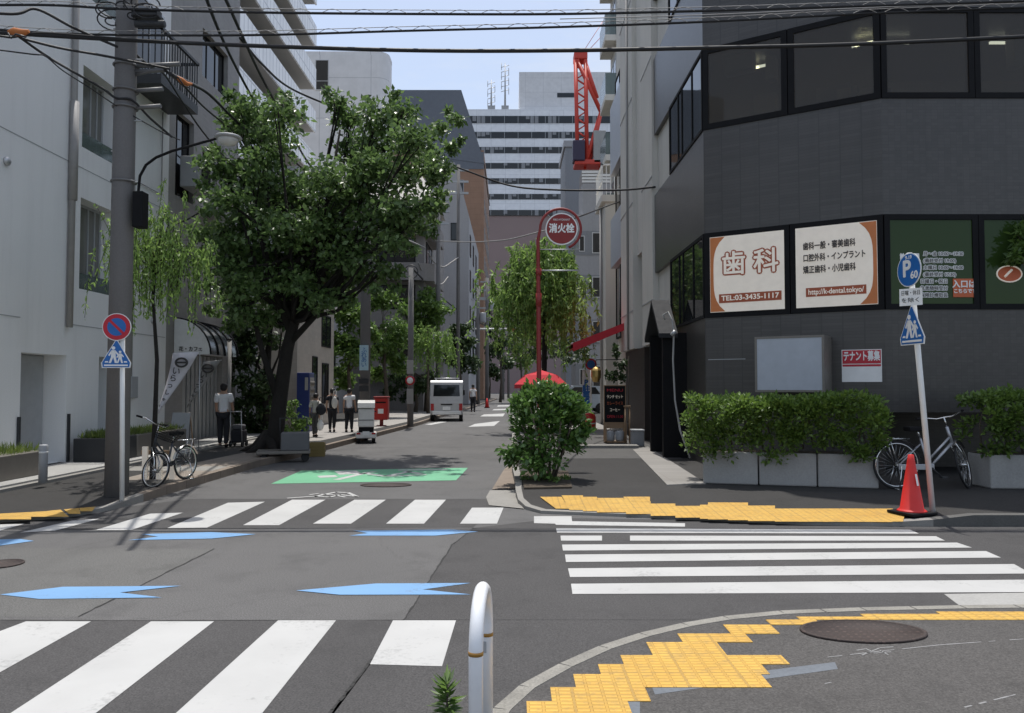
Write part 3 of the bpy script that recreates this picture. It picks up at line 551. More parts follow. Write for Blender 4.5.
# posters in the lower windows of the chamfer
def poster(u0, u1, side):
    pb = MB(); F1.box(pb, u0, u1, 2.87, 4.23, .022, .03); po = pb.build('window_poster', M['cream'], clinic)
    cb = MB(); W_ = u1-u0; n = 14
    for s in range(n):    # orange corner: region outside a rounded arc
        f0, f1 = s/n, (s+1)/n
        def arc(f): return .16*W_*(2*f-1)**4+.045*W_
        a0, a1 = arc(f0), arc(f1); z0, z1 = 2.88+1.34*f0, 2.88+1.34*f1; uu = (lambda a: u0+.006+a) if side < 0 else (lambda a: u1-.006-a)
        q = [F1.pt(uu(0), z0, .033), F1.pt(uu(a0), z0, .033), F1.pt(uu(a1), z1, .033), F1.pt(uu(0), z1, .033)]; cb.quad(q if side < 0 else q[::-1])
    cb.build('poster_corner', M['orange'], po); return po
p1 = poster(.11, 1.41, -1)
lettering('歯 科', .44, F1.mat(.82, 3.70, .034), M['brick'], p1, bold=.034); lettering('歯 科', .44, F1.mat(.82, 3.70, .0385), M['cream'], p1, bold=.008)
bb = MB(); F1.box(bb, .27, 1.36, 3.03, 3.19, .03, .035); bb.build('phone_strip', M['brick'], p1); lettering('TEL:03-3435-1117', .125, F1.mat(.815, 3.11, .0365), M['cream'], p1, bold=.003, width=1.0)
p2 = poster(1.60, 2.87, 1)
for i, s in enumerate(('歯科一般・審美歯科', '口腔外科・インプラント', '矯正歯科・小児歯科')):
    lettering(s, .135, F1.mat(1.72, 3.90-.20*i, .036), M['sinkk'], p2, 'LEFT', bold=.0035, width=(.82, .96, .82)[i])
bb = MB(); F1.box(bb, 1.76, 2.70, 3.05, 3.20, .03, .035); bb.build('address_strip', M['brick'], p2); lettering('http://k-dental.tokyo/', .125, F1.mat(2.23, 3.125, .0365), M['cream'], p2, bold=.002, width=.86)
# opening hours lettered on the first green window
for i, (s, wd) in enumerate((('月～金 10:00～19:30', .60), ('(最終受付 19:00)', .50), ('土曜日 10:00～18:00', .60), ('(最終受付 17:30)', .50), ('日曜日・祝日', .40), ('急患随時受付', .40), ('保険診療取扱', .40))):
    u, z = F2.hit(923 if i < 4 else 920, 254+6.9*i)
    lettering(s, .074, F2.mat(u, z, .005), M['swhite'], clinic, 'LEFT', bold=.011); lettering(s, .074, F2.mat(u, z, .010), M['sinkk'], clinic, 'LEFT', bold=.0)
u, z = F2.hit(898, 257); lettering('診療時間', .1, F2.mat(u+.03, z, .005), M['swhite'], clinic, 'LEFT', bold=.008, width=.3)
u, z = F2.hit(964.5, 288); bb = MB(); F2.box(bb, u-.19, u+.19, z-.15, z+.15, .004, .012); pn = bb.build('entrance_notice', M['ored'], clinic, bevel=.004)
lettering('入口は', .13, F2.mat(u-.01, z+.055, .014), M['swhite'], pn, bold=.004); lettering('こちらです', .075, F2.mat(u, z-.055, .014), M['swhite'], pn, bold=.003)
u, z = F2.hit(1009, 274); bb = MB(); ring = [F2.pt(u+.2*math.cos(a), z+.13*math.sin(a), .008) for a in np.linspace(0, 2*math.pi, 25)[:-1]]; bb.quad(ring, 0); rg = bb.build('oval_emblem', M['ored'], clinic)
bb = MB(); bb.tube(ring, .012, 6, closed=True); bb.build('emblem_rim', M['cream'], rg); bb = MB(); bb.tube([F2.pt(u-.08, z-.05, .012), F2.pt(u+.04, z+.07, .012)], .02, 6); bb.build('emblem_bar', M['cream'], rg)
# thin reveal line of the tile bands
tb_ = MB(); F1.box(tb_, .05, .72, 2.02, 2.032, 0, .004); F1.box(tb_, 2.6, 2.85, 2.03, 2.042, 0, .004); tb_.build('metal_strip', M['steel'], clinic)

# lightbox and tenant board on the chamfer wall
u0, _ = F1.hit(757, 362, .61); u1, _ = F1.hit(822, 362, .61); zA, zB = F1.hit(790, 390, .61)[1], F1.hit(790, 338, .61)[1]
sb = thing('sign_lightbox', 'blank pale lightbox sign in a grey case above the hedge', 'sign', tuple(F1.pt(u0, zA)))
b = MB(); F1.box(b, u0-.035, u1+.035, zA-.035, zB+.035, -.01, .60); b.build('case', M['case'], sb, bevel=.008)
b = MB(); F1.box(b, u0, u1, zA, zB, .60, .606); b.build('panel', M['sgrey'], sb)
b = MB()
for q in ((u0-.035, u1+.035, zA-.035, zA), (u0-.035, u1+.035, zB, zB+.035), (u0-.035, u0, zA, zB), (u1, u1+.035, zA, zB)): F1.box(b, *q, .60, .615)
b.build('frame', M['case'], sb)
(ua, zc), (ub, zd) = F1.hit(842, 382, .02), F1.hit(881.5, 349, .02)
tn = thing('tenant_board', 'red and white board on the dark wall reading tenants wanted in Japanese', 'sign', tuple(F1.pt(ua, zc)))
b = MB(); F1.box(b, ua, ub, zc, zd, .0, .016); b.build('board', M['swhite'], tn)
b = MB(); zm = zc+(zd-zc)*.50; F1.box(b, ua+.012, ub-.012, zm+.035, zd-.012, .016, .019); F1.box(b, ua+.012, ub-.012, zm-.012, zm+.022, .016, .0185); b.build('red_band', M['sred'], tn)
lettering('テナント募集', .17, F1.mat((ua+ub)/2, (zm+.03+zd)/2, .0205), M['swhite'], tn, bold=.006, width=(ub-ua)*.9)

# beige building beyond the clinic
bei = thing('beige_building', 'beige concrete building with tall pilasters next to the dark grey corner building', 'building', (3.75, 22, 0))
b = MB(); b.box(3.75, 14, 24.01, 27.6, .05, 15); b.build('wall', M['beige'], bei)
b = MB(); b.box(3.45, 3.749, 19.02, 20.6, 2.6, 15); b.box(3.4, 3.749, 21.8, 24.2, 2.6, 15); b.box(3.52, 3.749, 20.6, 21.8, 5.2, 15); b.build('pilaster', M['beige'], bei)
b = MB()
for z in (3.65, 6.7, 9.7, 12.6): b.box(3.385, 3.3995, 21.8, 24.2, z, z+.03); b.box(3.435, 3.4495, 19.02, 20.6, z, z+.03)
b.build('joint', M['gpaint'], bei)
b = MB(); b.tube([(3.37, 22.6, 2.6), (3.37, 22.6, 14.9)], .035, 8); b.build('downpipe', M['cabgrey'], bei)
FB = Face((3.72, 27.6), (-1, 0))
for z0, z1 in ((3.2, 6.2), (6.6, 9.2), (9.8, 12.4)): win(FB, bei, .05, 3.3, z0, z1, 'black', 'glass', (.33, .66), d=.04)
for z0, z1 in ((5.7, 7.4), (9.0, 11.4)):
    b = MB(); b.hexa([(3.5, 24.3, z0), (3.74, 24.3, z0), (3.74, 27.5, z0), (3.5, 27.5, z0), (3.5, 24.3, z1), (3.74, 24.3, z1), (3.74, 27.5, z1), (3.5, 27.5, z1)]); b.build('wall_panel', M['sgrey'], bei)
b = MB(); b.box(3.5, 3.745, 17.25, 18.8, .12, 2.55); b.build('shopfront', M['dark'], bei); b = MB(); b.box(3.5, 3.7, 20.6, 24, .12, 2.58); b.build('shopfront', M['dark'], bei)
# small gabled porch on the side of the clinic
pc = thing('entrance_porch', 'dark entrance porch with a steep grey gable on the sidewalk side', 'porch', (3.2, 16.4, .12))
for y in (15.6, 17.0): b = MB(); b.box(3.02, 3.499, y, y+.12, .12, 2.62); b.build('post', M['black'], pc)
b = MB(); V = [(2.93, 15.5, 2.6), (2.93, 16.36, 3.36), (2.93, 17.22, 2.6), (3.3, 15.5, 2.6), (3.3, 16.36, 3.36), (3.3, 17.22, 2.6)]
b.add(V, [(0, 1, 4, 3), (1, 2, 5, 4)]); b.add([(x, y, z-.09) for x, y, z in V], [(3, 4, 1, 0), (4, 5, 2, 1)]); b.add([V[0], V[1], V[2], (2.93, 17.22, 2.51), (2.93, 16.36, 3.27), (2.93, 15.5, 2.51)], [(0, 5, 4, 1), (1, 4, 3, 2)]); b.add([V[0], V[3], (3.3, 15.5, 2.51), (2.93, 15.5, 2.51)], [(0, 1, 2, 3)]); b.build('gable_roof', plain('slate_grey_roof', (.030, .031, .034), .7, 0, .25), pc)
b = MB(); b.box(3.44, 3.498, 15.73, 16.99, .12, 2.3); dr = b.build('door', M['dark'], pc); b = MB(); b.tube([(3.41, 15.95, 1.0), (3.41, 15.95, 1.35)], .015, 8); b.build('handle', M['alu'], dr)
vp = thing('vent_hose', 'pale curled hose pipe running down the dark wall beside the porch', 'hose', (3.3, 14.9, .13))
b = MB(); b.tube([at(665, 320, 15.0), at(663, 315, 15.0), at(668, 312, 15.0), at(672, 320, 14.9), at(674, 332, 14.9), at(673, 360, 14.9), at(675, 400, 14.9), at(680, 430, 14.8), at(690, 458, 14.6)], .018, 8); b.build('hose', M['conc'], vp)
cm_ = MB(); cm_.tube([at(672, 332, 14.85), at(675, 334, 14.85)], .06, 8); cm_.build('bracket', M['steel'], vp)

# low pale building with a roof railing, balcony block and grey flats up the right side
lowb = thing('low_building', 'low pale building with a white railing along its flat roof', 'building', (4, 31, 0))
b = MB(); b.box(3.45, 12, 28.6, 30.6, .05, 8.35); b.build('wall', M['beige'], lowb)
b = MB(); b.box(3.3, 12, 28.5, 30.7, 8.35, 8.6); b.build('parapet', M['beige'], lowb)
b = MB()
for i in range(6): b.box(3.32, 3.35, 28.6+i*.38, 28.63+i*.38, 8.6, 9.7)
for i in range(5): b.box(3.32+i*.15, 3.35+i*.15, 28.52, 28.55, 8.6, 9.7)
b.box(3.31, 3.36, 28.5, 30.6, 9.7, 9.75); b.box(3.31, 3.36, 28.5, 30.6, 9.1, 9.13); b.box(3.31, 4, 28.5, 28.56, 9.7, 9.75); b.build('railing', M['wpaint'], lowb)
b = MB(); b.tube([(3.38, 29.5, .1), (3.38, 29.5, 8.3)], .05, 8); b.build('downpipe', M['cabgrey'], lowb); FL = Face((3.45, 30.5), (-1, 0)); win(FL, lowb, .2, .9, 4.5, 6.4, 'alu', 'glass'); win(FL, lowb, .2, .9, 1.4, 3.4, 'alu', 'glass')
bal = thing('balcony_building', 'tall narrow flats with stacked glass balconies behind the low pale building', 'building', (5, 39, 0))
b = MB(); b.box(4.95, 14, 36, 38.6, .05, 26); b.build('wall', M['beige'], bal)
for i in range(8):
    z = 6.4+2.85*i; b = MB(); b.box(4.38, 4.949, 36.1, 38.3, z, z+.28); s = b.build('balcony', M['beige'], bal); b = MB(); b.box(4.38, 4.42, 36.1, 38.3, z+.28, z+1.3); b.box(4.42, 4.949, 36.1, 36.14, z+.28, z+1.3); b.build('glass_panel', M['rail_glass'], s)
    win(Face((4.95, 38.5), (-1, 0)), bal, .2, 2.0, z+.3, z+2.3, 'alu', 'glass', (.5,))
gap = thing('grey_flats', 'grey banded block of flats with small windows behind the red crane sign pole', 'building', (4.6, 50, 0))
b = MB(); b.box(3.9, 12, 48, 51, .05, 12.2); b.box(4.4, 12, 48.3, 51, 12.2, 14.2); b.build('wall', M['gapt'], gap); FG = Face((3.9, 48), (0, -1)); FS = Face((3.9, 51), (-1, 0))
for i in range(4):
    z = 1.4+2.75*i; b = MB(); FG.box(b, .0, 8, z, z+1.5, 0, .03); FS.box(b, 0, 3, z, z+1.5, 0, .03); b.build('wall_band', M['gapt2'], gap)
    win(FG, gap, 1.05, 1.65, z+.1, z+1.4, 'alu', 'glass', d=.06); win(FG, gap, .25, .6, z+.2, z+1.2, 'alu', 'glass', d=.06)
slb = thing('slab_tower', 'plain grey slab tower just left of the red crane', 'building', (8, 100, 0)); b = MB(); b.box(6.9, 12.5, 100, 110, 0, 32.5); b.build('wall', M['gapt2'], slb)
b = MB(); b.box(6.7, 12.7, 99.8, 110.2, 32.5, 33.3); b.build('parapet', M['gapt'], slb)
lv = thing('rooftop_louvre', 'white slatted plant box on the roof below the red crane', 'plant box', (6, 49, 14.2)); b = MB(); b.box(4.4, 7.6, 48.45, 50.5, 14.21, 15.1); b.build('box', M['dim'], lv)
b = MB()
for i in range(4): b.box(4.38, 7.64, 48.38, 48.449, 14.28+i*.2, 14.42+i*.2)
b.build('slats', M['wpaint'], lv)

# tower with white bands at the end of the street
tw = thing('banded_tower', 'wide white office tower with dark window bands closing the street', 'building', (5, 170, 0)); b = MB(); b.box(-14, 24, 170, 200, 39, 62.6); b.build('wall', M['wband'], tw)
b = MB(); b.box(-14, 24, 170.2, 200, 0, 38.9); b.build('lower_wall', M['pink'], tw); FT = Face((-14, 170), (0, -1))
for y0, y1 in ((116, 123.3), (132, 138.3), (147, 153.3), (163, 168.7), (178.3, 184), (194, 199.5), (210, 215.5)):
    b = MB(); z0, z1 = zat(y1, 170), zat(y0, 170); FT.box(b, .3, 37.7, z0, z1, 0, .08); wd = b.build('window', M['glass'], tw); b = MB()
    for i in range(13): FT.box(b, .3+i*3.0, .38+i*3.0, z0, z1, .08, .16)
    b.build('mullion', M['steel'], wd); b = MB()
    for i in range(38):
        if random.random() < .32: FT.box(b, .4+i*.98, 1.2+i*.98, z0+(z1-z0)*random.choice((.0, .3, .55)), z1-.05, .081, .10)
    b.build('blind', M['gapt2'], wd)
b = MB(); b.box(1.6, 24, 172, 195, 62.6, zat(72, 172)); pt_ = b.build('penthouse', M['wtower'], tw); FP = Face((1.6, 172), (0, -1)); b = MB(); FP.box(b, 8.5, 12.8, 66, 67, 0, .08); b.build('louvre', M['glass'], pt_)
for px, py, k in ((491, 80, .9), (505, 63, 1.0)):
    an = thing('antenna_mast', 'slim grey antenna mast on the tower roof, '+('the taller one nearer the penthouse' if px > 500 else 'the shorter one at the left'), 'antenna', tuple(at(px, 105, 171)), group='antenna masts on the banded tower'); an.location.z = 62.6
    x = xat(px, 171); zt_ = zat(py, 171); b = MB(); b.tube([(x, 171, 62.6), (x, 171, zt_)], [.28, .1], 6); b.build('pole', M['steel'], an); b = MB()
    for q in range(6): z = zt_-1-q*1.1; b.tube([(x-.9*k, 171, z), (x+.9*k, 171, z+.5)], .08, 5); b.tube([(x+(.8 if q % 2 else -.8), 171, z-.6), (x+(.8 if q % 2 else -.8), 171, z+1)], .07, 5)
    b.build('aerial', M['steel'], an); b = MB(); b.box(x-.8, x+.8, 170.4, 171.6, 62.6, 63.6); b.build('base', M['gpaint'], an)

# red crane
cr_ = thing('tower_crane', 'red lattice crane standing over the roofs on the right', 'crane', (8.6, 78, 20)); Yc = 78
def cp(px, py, dy=0): return at(px-3, py, Yc+dy)
b = MB()
for dy in (-.7, .7):
    for a, c in (((578.5, 60), (580.5, 160)), ((588.5, 60), (590, 160)), ((580, 60), (604, 112)), ((604, 112), (588, 165)), ((588, 62), (600, 98))): b.tube([cp(*a, dy), cp(*c, dy)], .22, 6)
    for i in range(7): y = 66+13*i; b.tube([cp(579, y, dy), cp(589, y+6.5, dy)], .10, 5); b.tube([cp(589, y+6.5, dy), cp(579.3, y+13, dy)], .07, 5)
for i in range(6): y = 62+18*i; b.tube([cp(579, y, -.7), cp(579, y, .7)], .08, 5); b.tube([cp(589.5, y, -.7), cp(589.5, y, .7)], .08, 5)
b.build('lattice_mast', M['crane'], cr_)
b = MB(); p = cp(582.5, 57); b.box(p.x-.6, p.x+.75, Yc-.8, Yc+.8, p.z-.5, p.z+.3); b.build('mast_head', M['crane'], cr_, bevel=.1)
b = MB(); p = cp(584, 155); b.box(p.x-.9, p.x+.3, Yc-1.2, Yc+.3, p.z-.9, p.z+1.2); b.build('cab', plain('crane_cab_blue', (.03, .02, .05), .4), cr_, bevel=.12)
b = MB(); p = cp(591, 164); b.box(p.x-1.4, p.x+1.4, Yc-1, Yc+1.2, p.z-.3, p.z+.2); b.tube([cp(604, 112), cp(598, 140), cp(592, 162)], .22, 6); b.build('turntable', M['crane'], cr_, bevel=.08)
b = MB(); p = cp(599, 148); b.box(p.x-.35, p.x+.9, Yc-1, Yc+1, p.z-1.8, p.z+1.5); b.build('counterweight', M['conc'], cr_, bevel=.08)
b = MB()
for x in (588, 603): b.tube([cp(x, 167), cp(x, 200)], .14, 6)
b.build('leg', M['crane'], cr_); b = MB(); b.tube([cp(586, 52), cp(612, 12, 3)], .03, 4); b.tube([cp(588, 54), cp(620, 20, 3)], .03, 4); b.build('stay_rope', M['crane'], cr_)

# ---- left side: white rendered building
whi = thing('white_building', 'white rendered building with recessed doorways at the left edge', 'building', (-8, 14, 0)); FW = Face((-8, 4.0), (1, 0))   # u = Y - 4
def U(y): return y-4.0
holes = [(U(12.7), U(14.0), .19, 2.1), (U(15.1), U(15.8), .19, 2.12), (U(14.35), U(15.65), 6.0, 7.55), (U(14.35), U(15.65), 3.35, 5.05), (U(14.4), U(15.7), 8.9, 10.6)]
b = MB(); FW.walled(b, 0, U(18.0), 0, 12, holes, .45); b.box(-20, -8.455, 4, 18, 0, 11.99); b.box(-8.455, -8, 4, 18, 12, 12.3); b.build('wall', M['wall'], whi)
for a_, c_ in ((12.72, 13.98), (15.12, 15.78)): b = MB(); FW.box(b, U(a_), U(c_), .19, 2.08, -.44, -.40); b.build('door', M['gpaint'], whi)
for h in holes[2:]:
    win(FW, whi, h[0], h[1], h[2], h[3], 'gpaint', 'glassl', (.64, .82), d=-.30, dep=.38); b = MB(); FW.box(b, h[0]+.02, h[1]-.02, h[2], h[2]+.30, -.06, -.03); b.build('glass_panel', M['rail_glass'], whi)
b = MB(); b.box(-8.0, -7.994, 4, 12.65, 2.66, 2.675); b.box(-8.0, -7.994, 14.1, 17.95, 2.66, 2.675); b.box(-8.0, -7.994, 4, 17.95, 5.6, 5.612); b.build('joint', M['gpaint'], whi); b = MB(); b.tube([(-7.93, 13.95, 2.6), (-7.93, 13.95, 11.8)], .055, 10); b.tube([(-7.92, 13.95, 4.9), (-7.92, 13.95, 6.7)], .075, 10); b.build('downpipe', M['cabgrey'], whi)
for y, z0, z1 in ((12.64, .19, 1.05), (14.06, .19, 1.05)): b = MB(); b.box(-7.99, -7.95, y-.02, y+.02, z0, z1); b.build('gate_post', M['rail'], whi)
b = MB(); b.box(-7.999, -7.3, 16.0, 17.9, 7.85, 8.05); bl = b.build('balcony', M['rail'], whi); b = MB()
for i in range(15): b.box(-7.33, -7.31, 16.02+i*.132, 16.04+i*.132, 8.05, 9.0)
for i in range(5): b.box(-7.97+i*.13, -7.95+i*.13, 16.0, 16.02, 8.05, 9.0); b.box(-7.97+i*.13, -7.95+i*.13, 17.88, 17.9, 8.05, 9.0)
b.box(-7.35, -7.29, 15.98, 17.92, 9.0, 9.06); b.box(-8, -7.29, 15.98, 16.03, 9.0, 9.06); b.box(-8, -7.29, 17.87, 17.92, 9.0, 9.06); b.build('railing', M['rail'], bl); win(FW, whi, U(16.2), U(17.6), 8.1, 10.0, 'alu', 'glass', (.5,))
for y, z in ((10.9, 3.3), (12.2, 5.1), (16.6, 5.2), (17.3, 3.0)): b = MB(); b.lathe([(.07, 0), (.075, .03), (.05, .06), (0, .062)], (-8, y, z), 14, axis='x'); b.build('vent_cap', M['alu'], whi)
b = MB(); b.box(-7.999, -7.9, 16.2, 16.5, 1.3, 1.75); b.build('meter_box', M['gpaint'], whi, bevel=.01); b = MB(); b.tube([(-7.975, 16.35, 1.75), (-7.975, 16.35, 5.9), (-7.975, 17.6, 5.9), (-7.975, 17.6, 7.8)], .014, 6); b.build('conduit', M['cabgrey'], whi)
# ---- grey tiled building with the shop
shop = thing('grey_shop_building', 'grey tiled building with an arched glass shop canopy behind the white building', 'building', (-8, 20, 0)); FH = Face((-8.02, 18.0), (1, 0))
b = MB(); FH.walled(b, .01, 4.6, 0, 14, [(.4, 1.45, 6.1, 8.15), (1.9, 3.7, 9.6, 10.85), (2.0, 2.9, 6.6, 7.7), (1.0, 3.6, .19, 2.35)], .4); b.box(-20, -8.43, 18.01, 22.6, 0, 13.99); b.build('wall', M['wall2'], shop)
for h in ((.4, 1.45, 6.1, 8.15), (1.9, 3.7, 9.6, 10.85), (2.0, 2.9, 6.6, 7.7)): win(FH, shop, *h, 'black', 'glass', (.33, .66), d=-.12, dep=.3)
b = MB()
for i in range(10): FH.box(b, 1.02+i*.26, 1.2+i*.26, .19, 2.33, -.2, -.12)
b.build('slatted_shutter', M['steel'], shop)
b = MB(); FH.box(b, 2.0, 3.0, 6.0, 6.08, 0, .5); b.build('air_conditioner_shelf', M['steel'], shop)
ac = thing('air_conditioner', 'white outdoor air conditioner hung on the grey tiled wall above the shop', 'air conditioner', (-7.8, 19.4, 6.6)); b = MB(); b.box(-8.0, -7.55, 18.6, 19.6, 6.35, 7.1); b.build('case', M['gpaint'], ac, bevel=.02)
b = MB(); b.lathe([(.27, 0), (.27, .02), (.22, .03), (.05, .012)], (-7.9, 0, 0), 20, axis='x'); b.v = [(x+.35, y+19.05, z+6.72) for x, y, z in b.v]; b.build('fan', M['black'], ac)
b = MB(); V = []; n = 10
for y in (18.45, 20.3):
    for i in range(n+1): a = math.pi/2*i/n; V.append((-8.0+.85*math.sin(a), y, 2.3+.85*math.cos(a)))
b.add(V, [(i, i+1, n+2+i, n+1+i) for i in range(n)], 0, True); canopy = b.build('canopy', M['shop'], shop)
b = MB(); b.add([(-8.0, 18.44, 2.3)]+[(x, 18.44, z) for x, y, z in V[:n+1]], [tuple(range(n+2))]); b.build('end_panel', M['wpaint'], canopy)
for y in (18.46, 18.95, 19.4, 19.85, 20.3): b = MB(); b.tube([(-8.0+.86*math.sin(math.pi/2*i/n), y, 2.3+.86*math.cos(math.pi/2*i/n)) for i in range(n+1)], .025, 6); b.build('rib', M['black'], canopy)
lettering('花・カフェ', .12, Matrix(((1, 0, 0, -7.6), (0, 0, -1, 18.43), (0, 1, 0, 2.42), (0, 0, 0, 1))), M['sinkk'], canopy, bold=.003, width=.55)
# ---- flats with projecting balconies
fl = thing('balcony_flats', 'tall flats with long white glass balconies above the cherry tree', 'building', (-16, 38, 0)); b = MB(); b.box(-24, -14.0, 28, 49, 0, 32); b.build('wall', M['beige'], fl); FF = Face((-14.0, 28), (1, 0))
for i in range(9):
    z = 9.35+2.74*i; b = MB(); b.box(-13.999, -12.45, 28.2, 48.7, z, z+.25); s = b.build('balcony', M['ctrap'], fl); b = MB(); b.box(-12.5, -12.4, 28.2, 48.7, z-.05, z+1.3); b.box(-13.999, -12.5, 48.62, 48.7, z+.25, z+1.3); b.build('balustrade', M['balc'], s)
    
    for k in range(4): win(FF, fl, 1+5*k, 4.4+5*k, z+.26, z+2.3, 'black', 'glass', (.5,))
b = MB(); b.tube([(-13.9, 28.15, 0), (-13.9, 28.15, 31)], .08, 8); b.build('downpipe', M['steel'], fl)
# ---- beige house behind the cherry tree
bh = thing('beige_house', 'beige tiled house front with narrow windows behind the cherry trunk', 'building', (-7.5, 29, 0)); b = MB(); b.box(-8.29, -7.0, 25.4, 30.6, .05, 4.55); b.build('wall', tiled('warm_tile', (.40, .36, .31), (.3, .27, .23), .25, .12, .6, .08, .15, 'wall'), bh); FX = Face((-7.0, 25.4), (1, 0))
b = MB(); b.box(-8.29, -6.9, 25.3, 30.7, 4.55, 4.75); b.build('parapet', M['beige'], bh); win(FX, bh, 1.9, 2.6, .9, 2.6, 'black', 'glass'); win(FX, bh, 3.3, 4.3, .9, 2.4, 'black', 'glass', (.5,)); win(FX, bh, 3.2, 4.6, 3.0, 4.2, 'black', 'glass', (.5,))
# ---- rounded pale tower, slate-roofed brown block and the smaller fronts before it
pt = thing('pale_tower', 'blank pale tower with rounded edge rising behind the cherry tree', 'building', (-13, 62, 0)); b = MB(); pl = [(-17.5, 60), (-10.6, 60)]+[(-10.6+.9*math.sin(a), 60.9-.9*math.cos(a)) for a in np.linspace(.1, math.pi/2, 7)]+[(-9.7, 62), (-17.5, 62)]; b.prism(pl, 0, 27.4); b.prism([(x*.999, y+.05) for x, y in pl], 27.41, 27.7); b.build('wall', M['wtower'], pt)
FQ = Face((-17.5, 60), (0, -1)); win(FQ, pt, 2.15, 3.2, 24.6, 27.0, 'alu', 'glass', d=.05, trans=(.3,))
br = thing('brown_block', 'brown building with a dark slate mansard roof left of the banded tower', 'building', (-8, 92, 0)); b = MB(); b.box(-14, -3.1, 85, 105, 0, 27.5); b.build('wall', M['brown'], br)
b = MB(); b.add([(x, y, z) for y in (84.9, 105.1) for x, z in ((-14.2, 27.5), (-3.0, 26.0), (-5.6, 34.2), (-14.2, 34.2))], [(0, 1, 2, 3), (7, 6, 5, 4), (0, 4, 5, 1), (1, 5, 6, 2), (2, 6, 7, 3), (3, 7, 4, 0)]); b.build('roof', M['mans'], br)
FR = Face((-14, 85), (0, -1)); FRs = Face((-3.1, 85), (1, 0))
b = MB(); FR.box(b, 6.5, 10.9, 25.4, 27.3, 0, .05); b.build('roof_band', M['mans'], br)
for i in range(3): win(FR, br, 7.4, 8.7, 22-5*i, 24.2-5*i, 'steel', 'glass', d=.05)
for i in range(5):
    for k in range(5): win(FRs, br, 1.5+3.6*k, 2.9+3.6*k, 8+3.2*i, 9.6+3.2*i, 'steel', 'glass', d=.05)
wn = thing('white_narrow_house', 'narrow white building with a sloping top beside the brown block', 'building', (-4.5, 66, 0)); b = MB(); b.add([(x, y, z) for y in (62, 80) for x, z in ((-7, 0), (-3.45, 0), (-3.45, 15.2), (-4.6, 19.5), (-7, 19.5))], [(0, 1, 2, 3, 4), (9, 8, 7, 6, 5), (0, 5, 6, 1), (1, 6, 7, 2), (2, 7, 8, 3), (3, 8, 9, 4)]); b.build('wall', M['gapt'], wn)
FN = Face((-7, 62), (0, -1)); FNs = Face((-3.45, 62), (1, 0)); win(FN, wn, 2.1, 2.7, 13.2, 14.6, 'black', 'glass', d=.05)
for i in range(4):
    for k in range(3): win(FNs, wn, 1.2+5*k, 2.6+5*k, 3.5+2.9*i, 5.2+2.9*i, 'black', 'glass', d=.05)
dm = thing('dim_flats', 'brownish grey flats with rounded balconies behind the far left trees', 'building', (-8, 46, 0)); b = MB(); b.box(-14, -5.1, 45, 58, 0, 12.2); b.build('wall', M['dim'], dm); FD = Face((-14, 45), (0, -1)); FDs = Face((-5.1, 45), (1, 0))
for i in range(4):
    z = 2.2+2.7*i; b = MB(); b.prism([(-8.4, 44.99), (-8.2, 44.2), (-5.6, 44.2), (-4.5, 44.9), (-4.4, 50), (-5.09, 50), (-5.09, 44.99)], z, z+1.0); b.build('balcony', M['dim'], dm); win(FD, dm, 6, 8.4, z+1.1, z+2.5, 'black', 'glass', (.5,), d=.05); win(FDs, dm, 1, 4, z+1.1, z+2.5, 'black', 'glass', (.5,), d=.05); win(FD, dm, 2, 4, z+.6, z+2.3, 'black', 'glass', d=.05)
b = MB(); b.add([(-8.6, 44.1, 12.2), (-4.3, 44.1, 12.2), (-4.3, 50, 12.2), (-8.6, 50, 12.2), (-8.2, 45.5, 13.9), (-5.3, 45.5, 13.9), (-5.3, 50, 13.9), (-8.2, 50, 13.9)], [(0, 1, 5, 4), (1, 2, 6, 5), (3, 0, 4, 7), (4, 5, 6, 7), (2, 3, 7, 6), (3, 2, 1, 0)]); b.build('roof', M['beige'], dm)
gb = thing('grey_backdrop_flats', 'grey flats between the balcony flats and the far left trees', 'building', (-12, 38, 0)); b = MB(); b.box(-20, -9.2, 33.2, 44, 0, 11); b.build('wall', M['gapt'], gb); FK = Face((-20, 33.2), (0, -1)); FKs = Face((-9.2, 33.2), (1, 0))
for i in range(3):
    for k in range(2): win(FKs, gb, 1.2+4*k, 3.4+4*k, 2+3*i, 3.8+3*i, 'alu', 'glass', (.5,), d=.05)
fr_ = thing('far_street_block', 'distant shaded street fronts on the left where the road narrows', 'building', (-6, 120, 0)); b = MB(); b.box(-14, -3.9, 106, 140, 0, 16); b.build('wall', M['dim'], fr_)
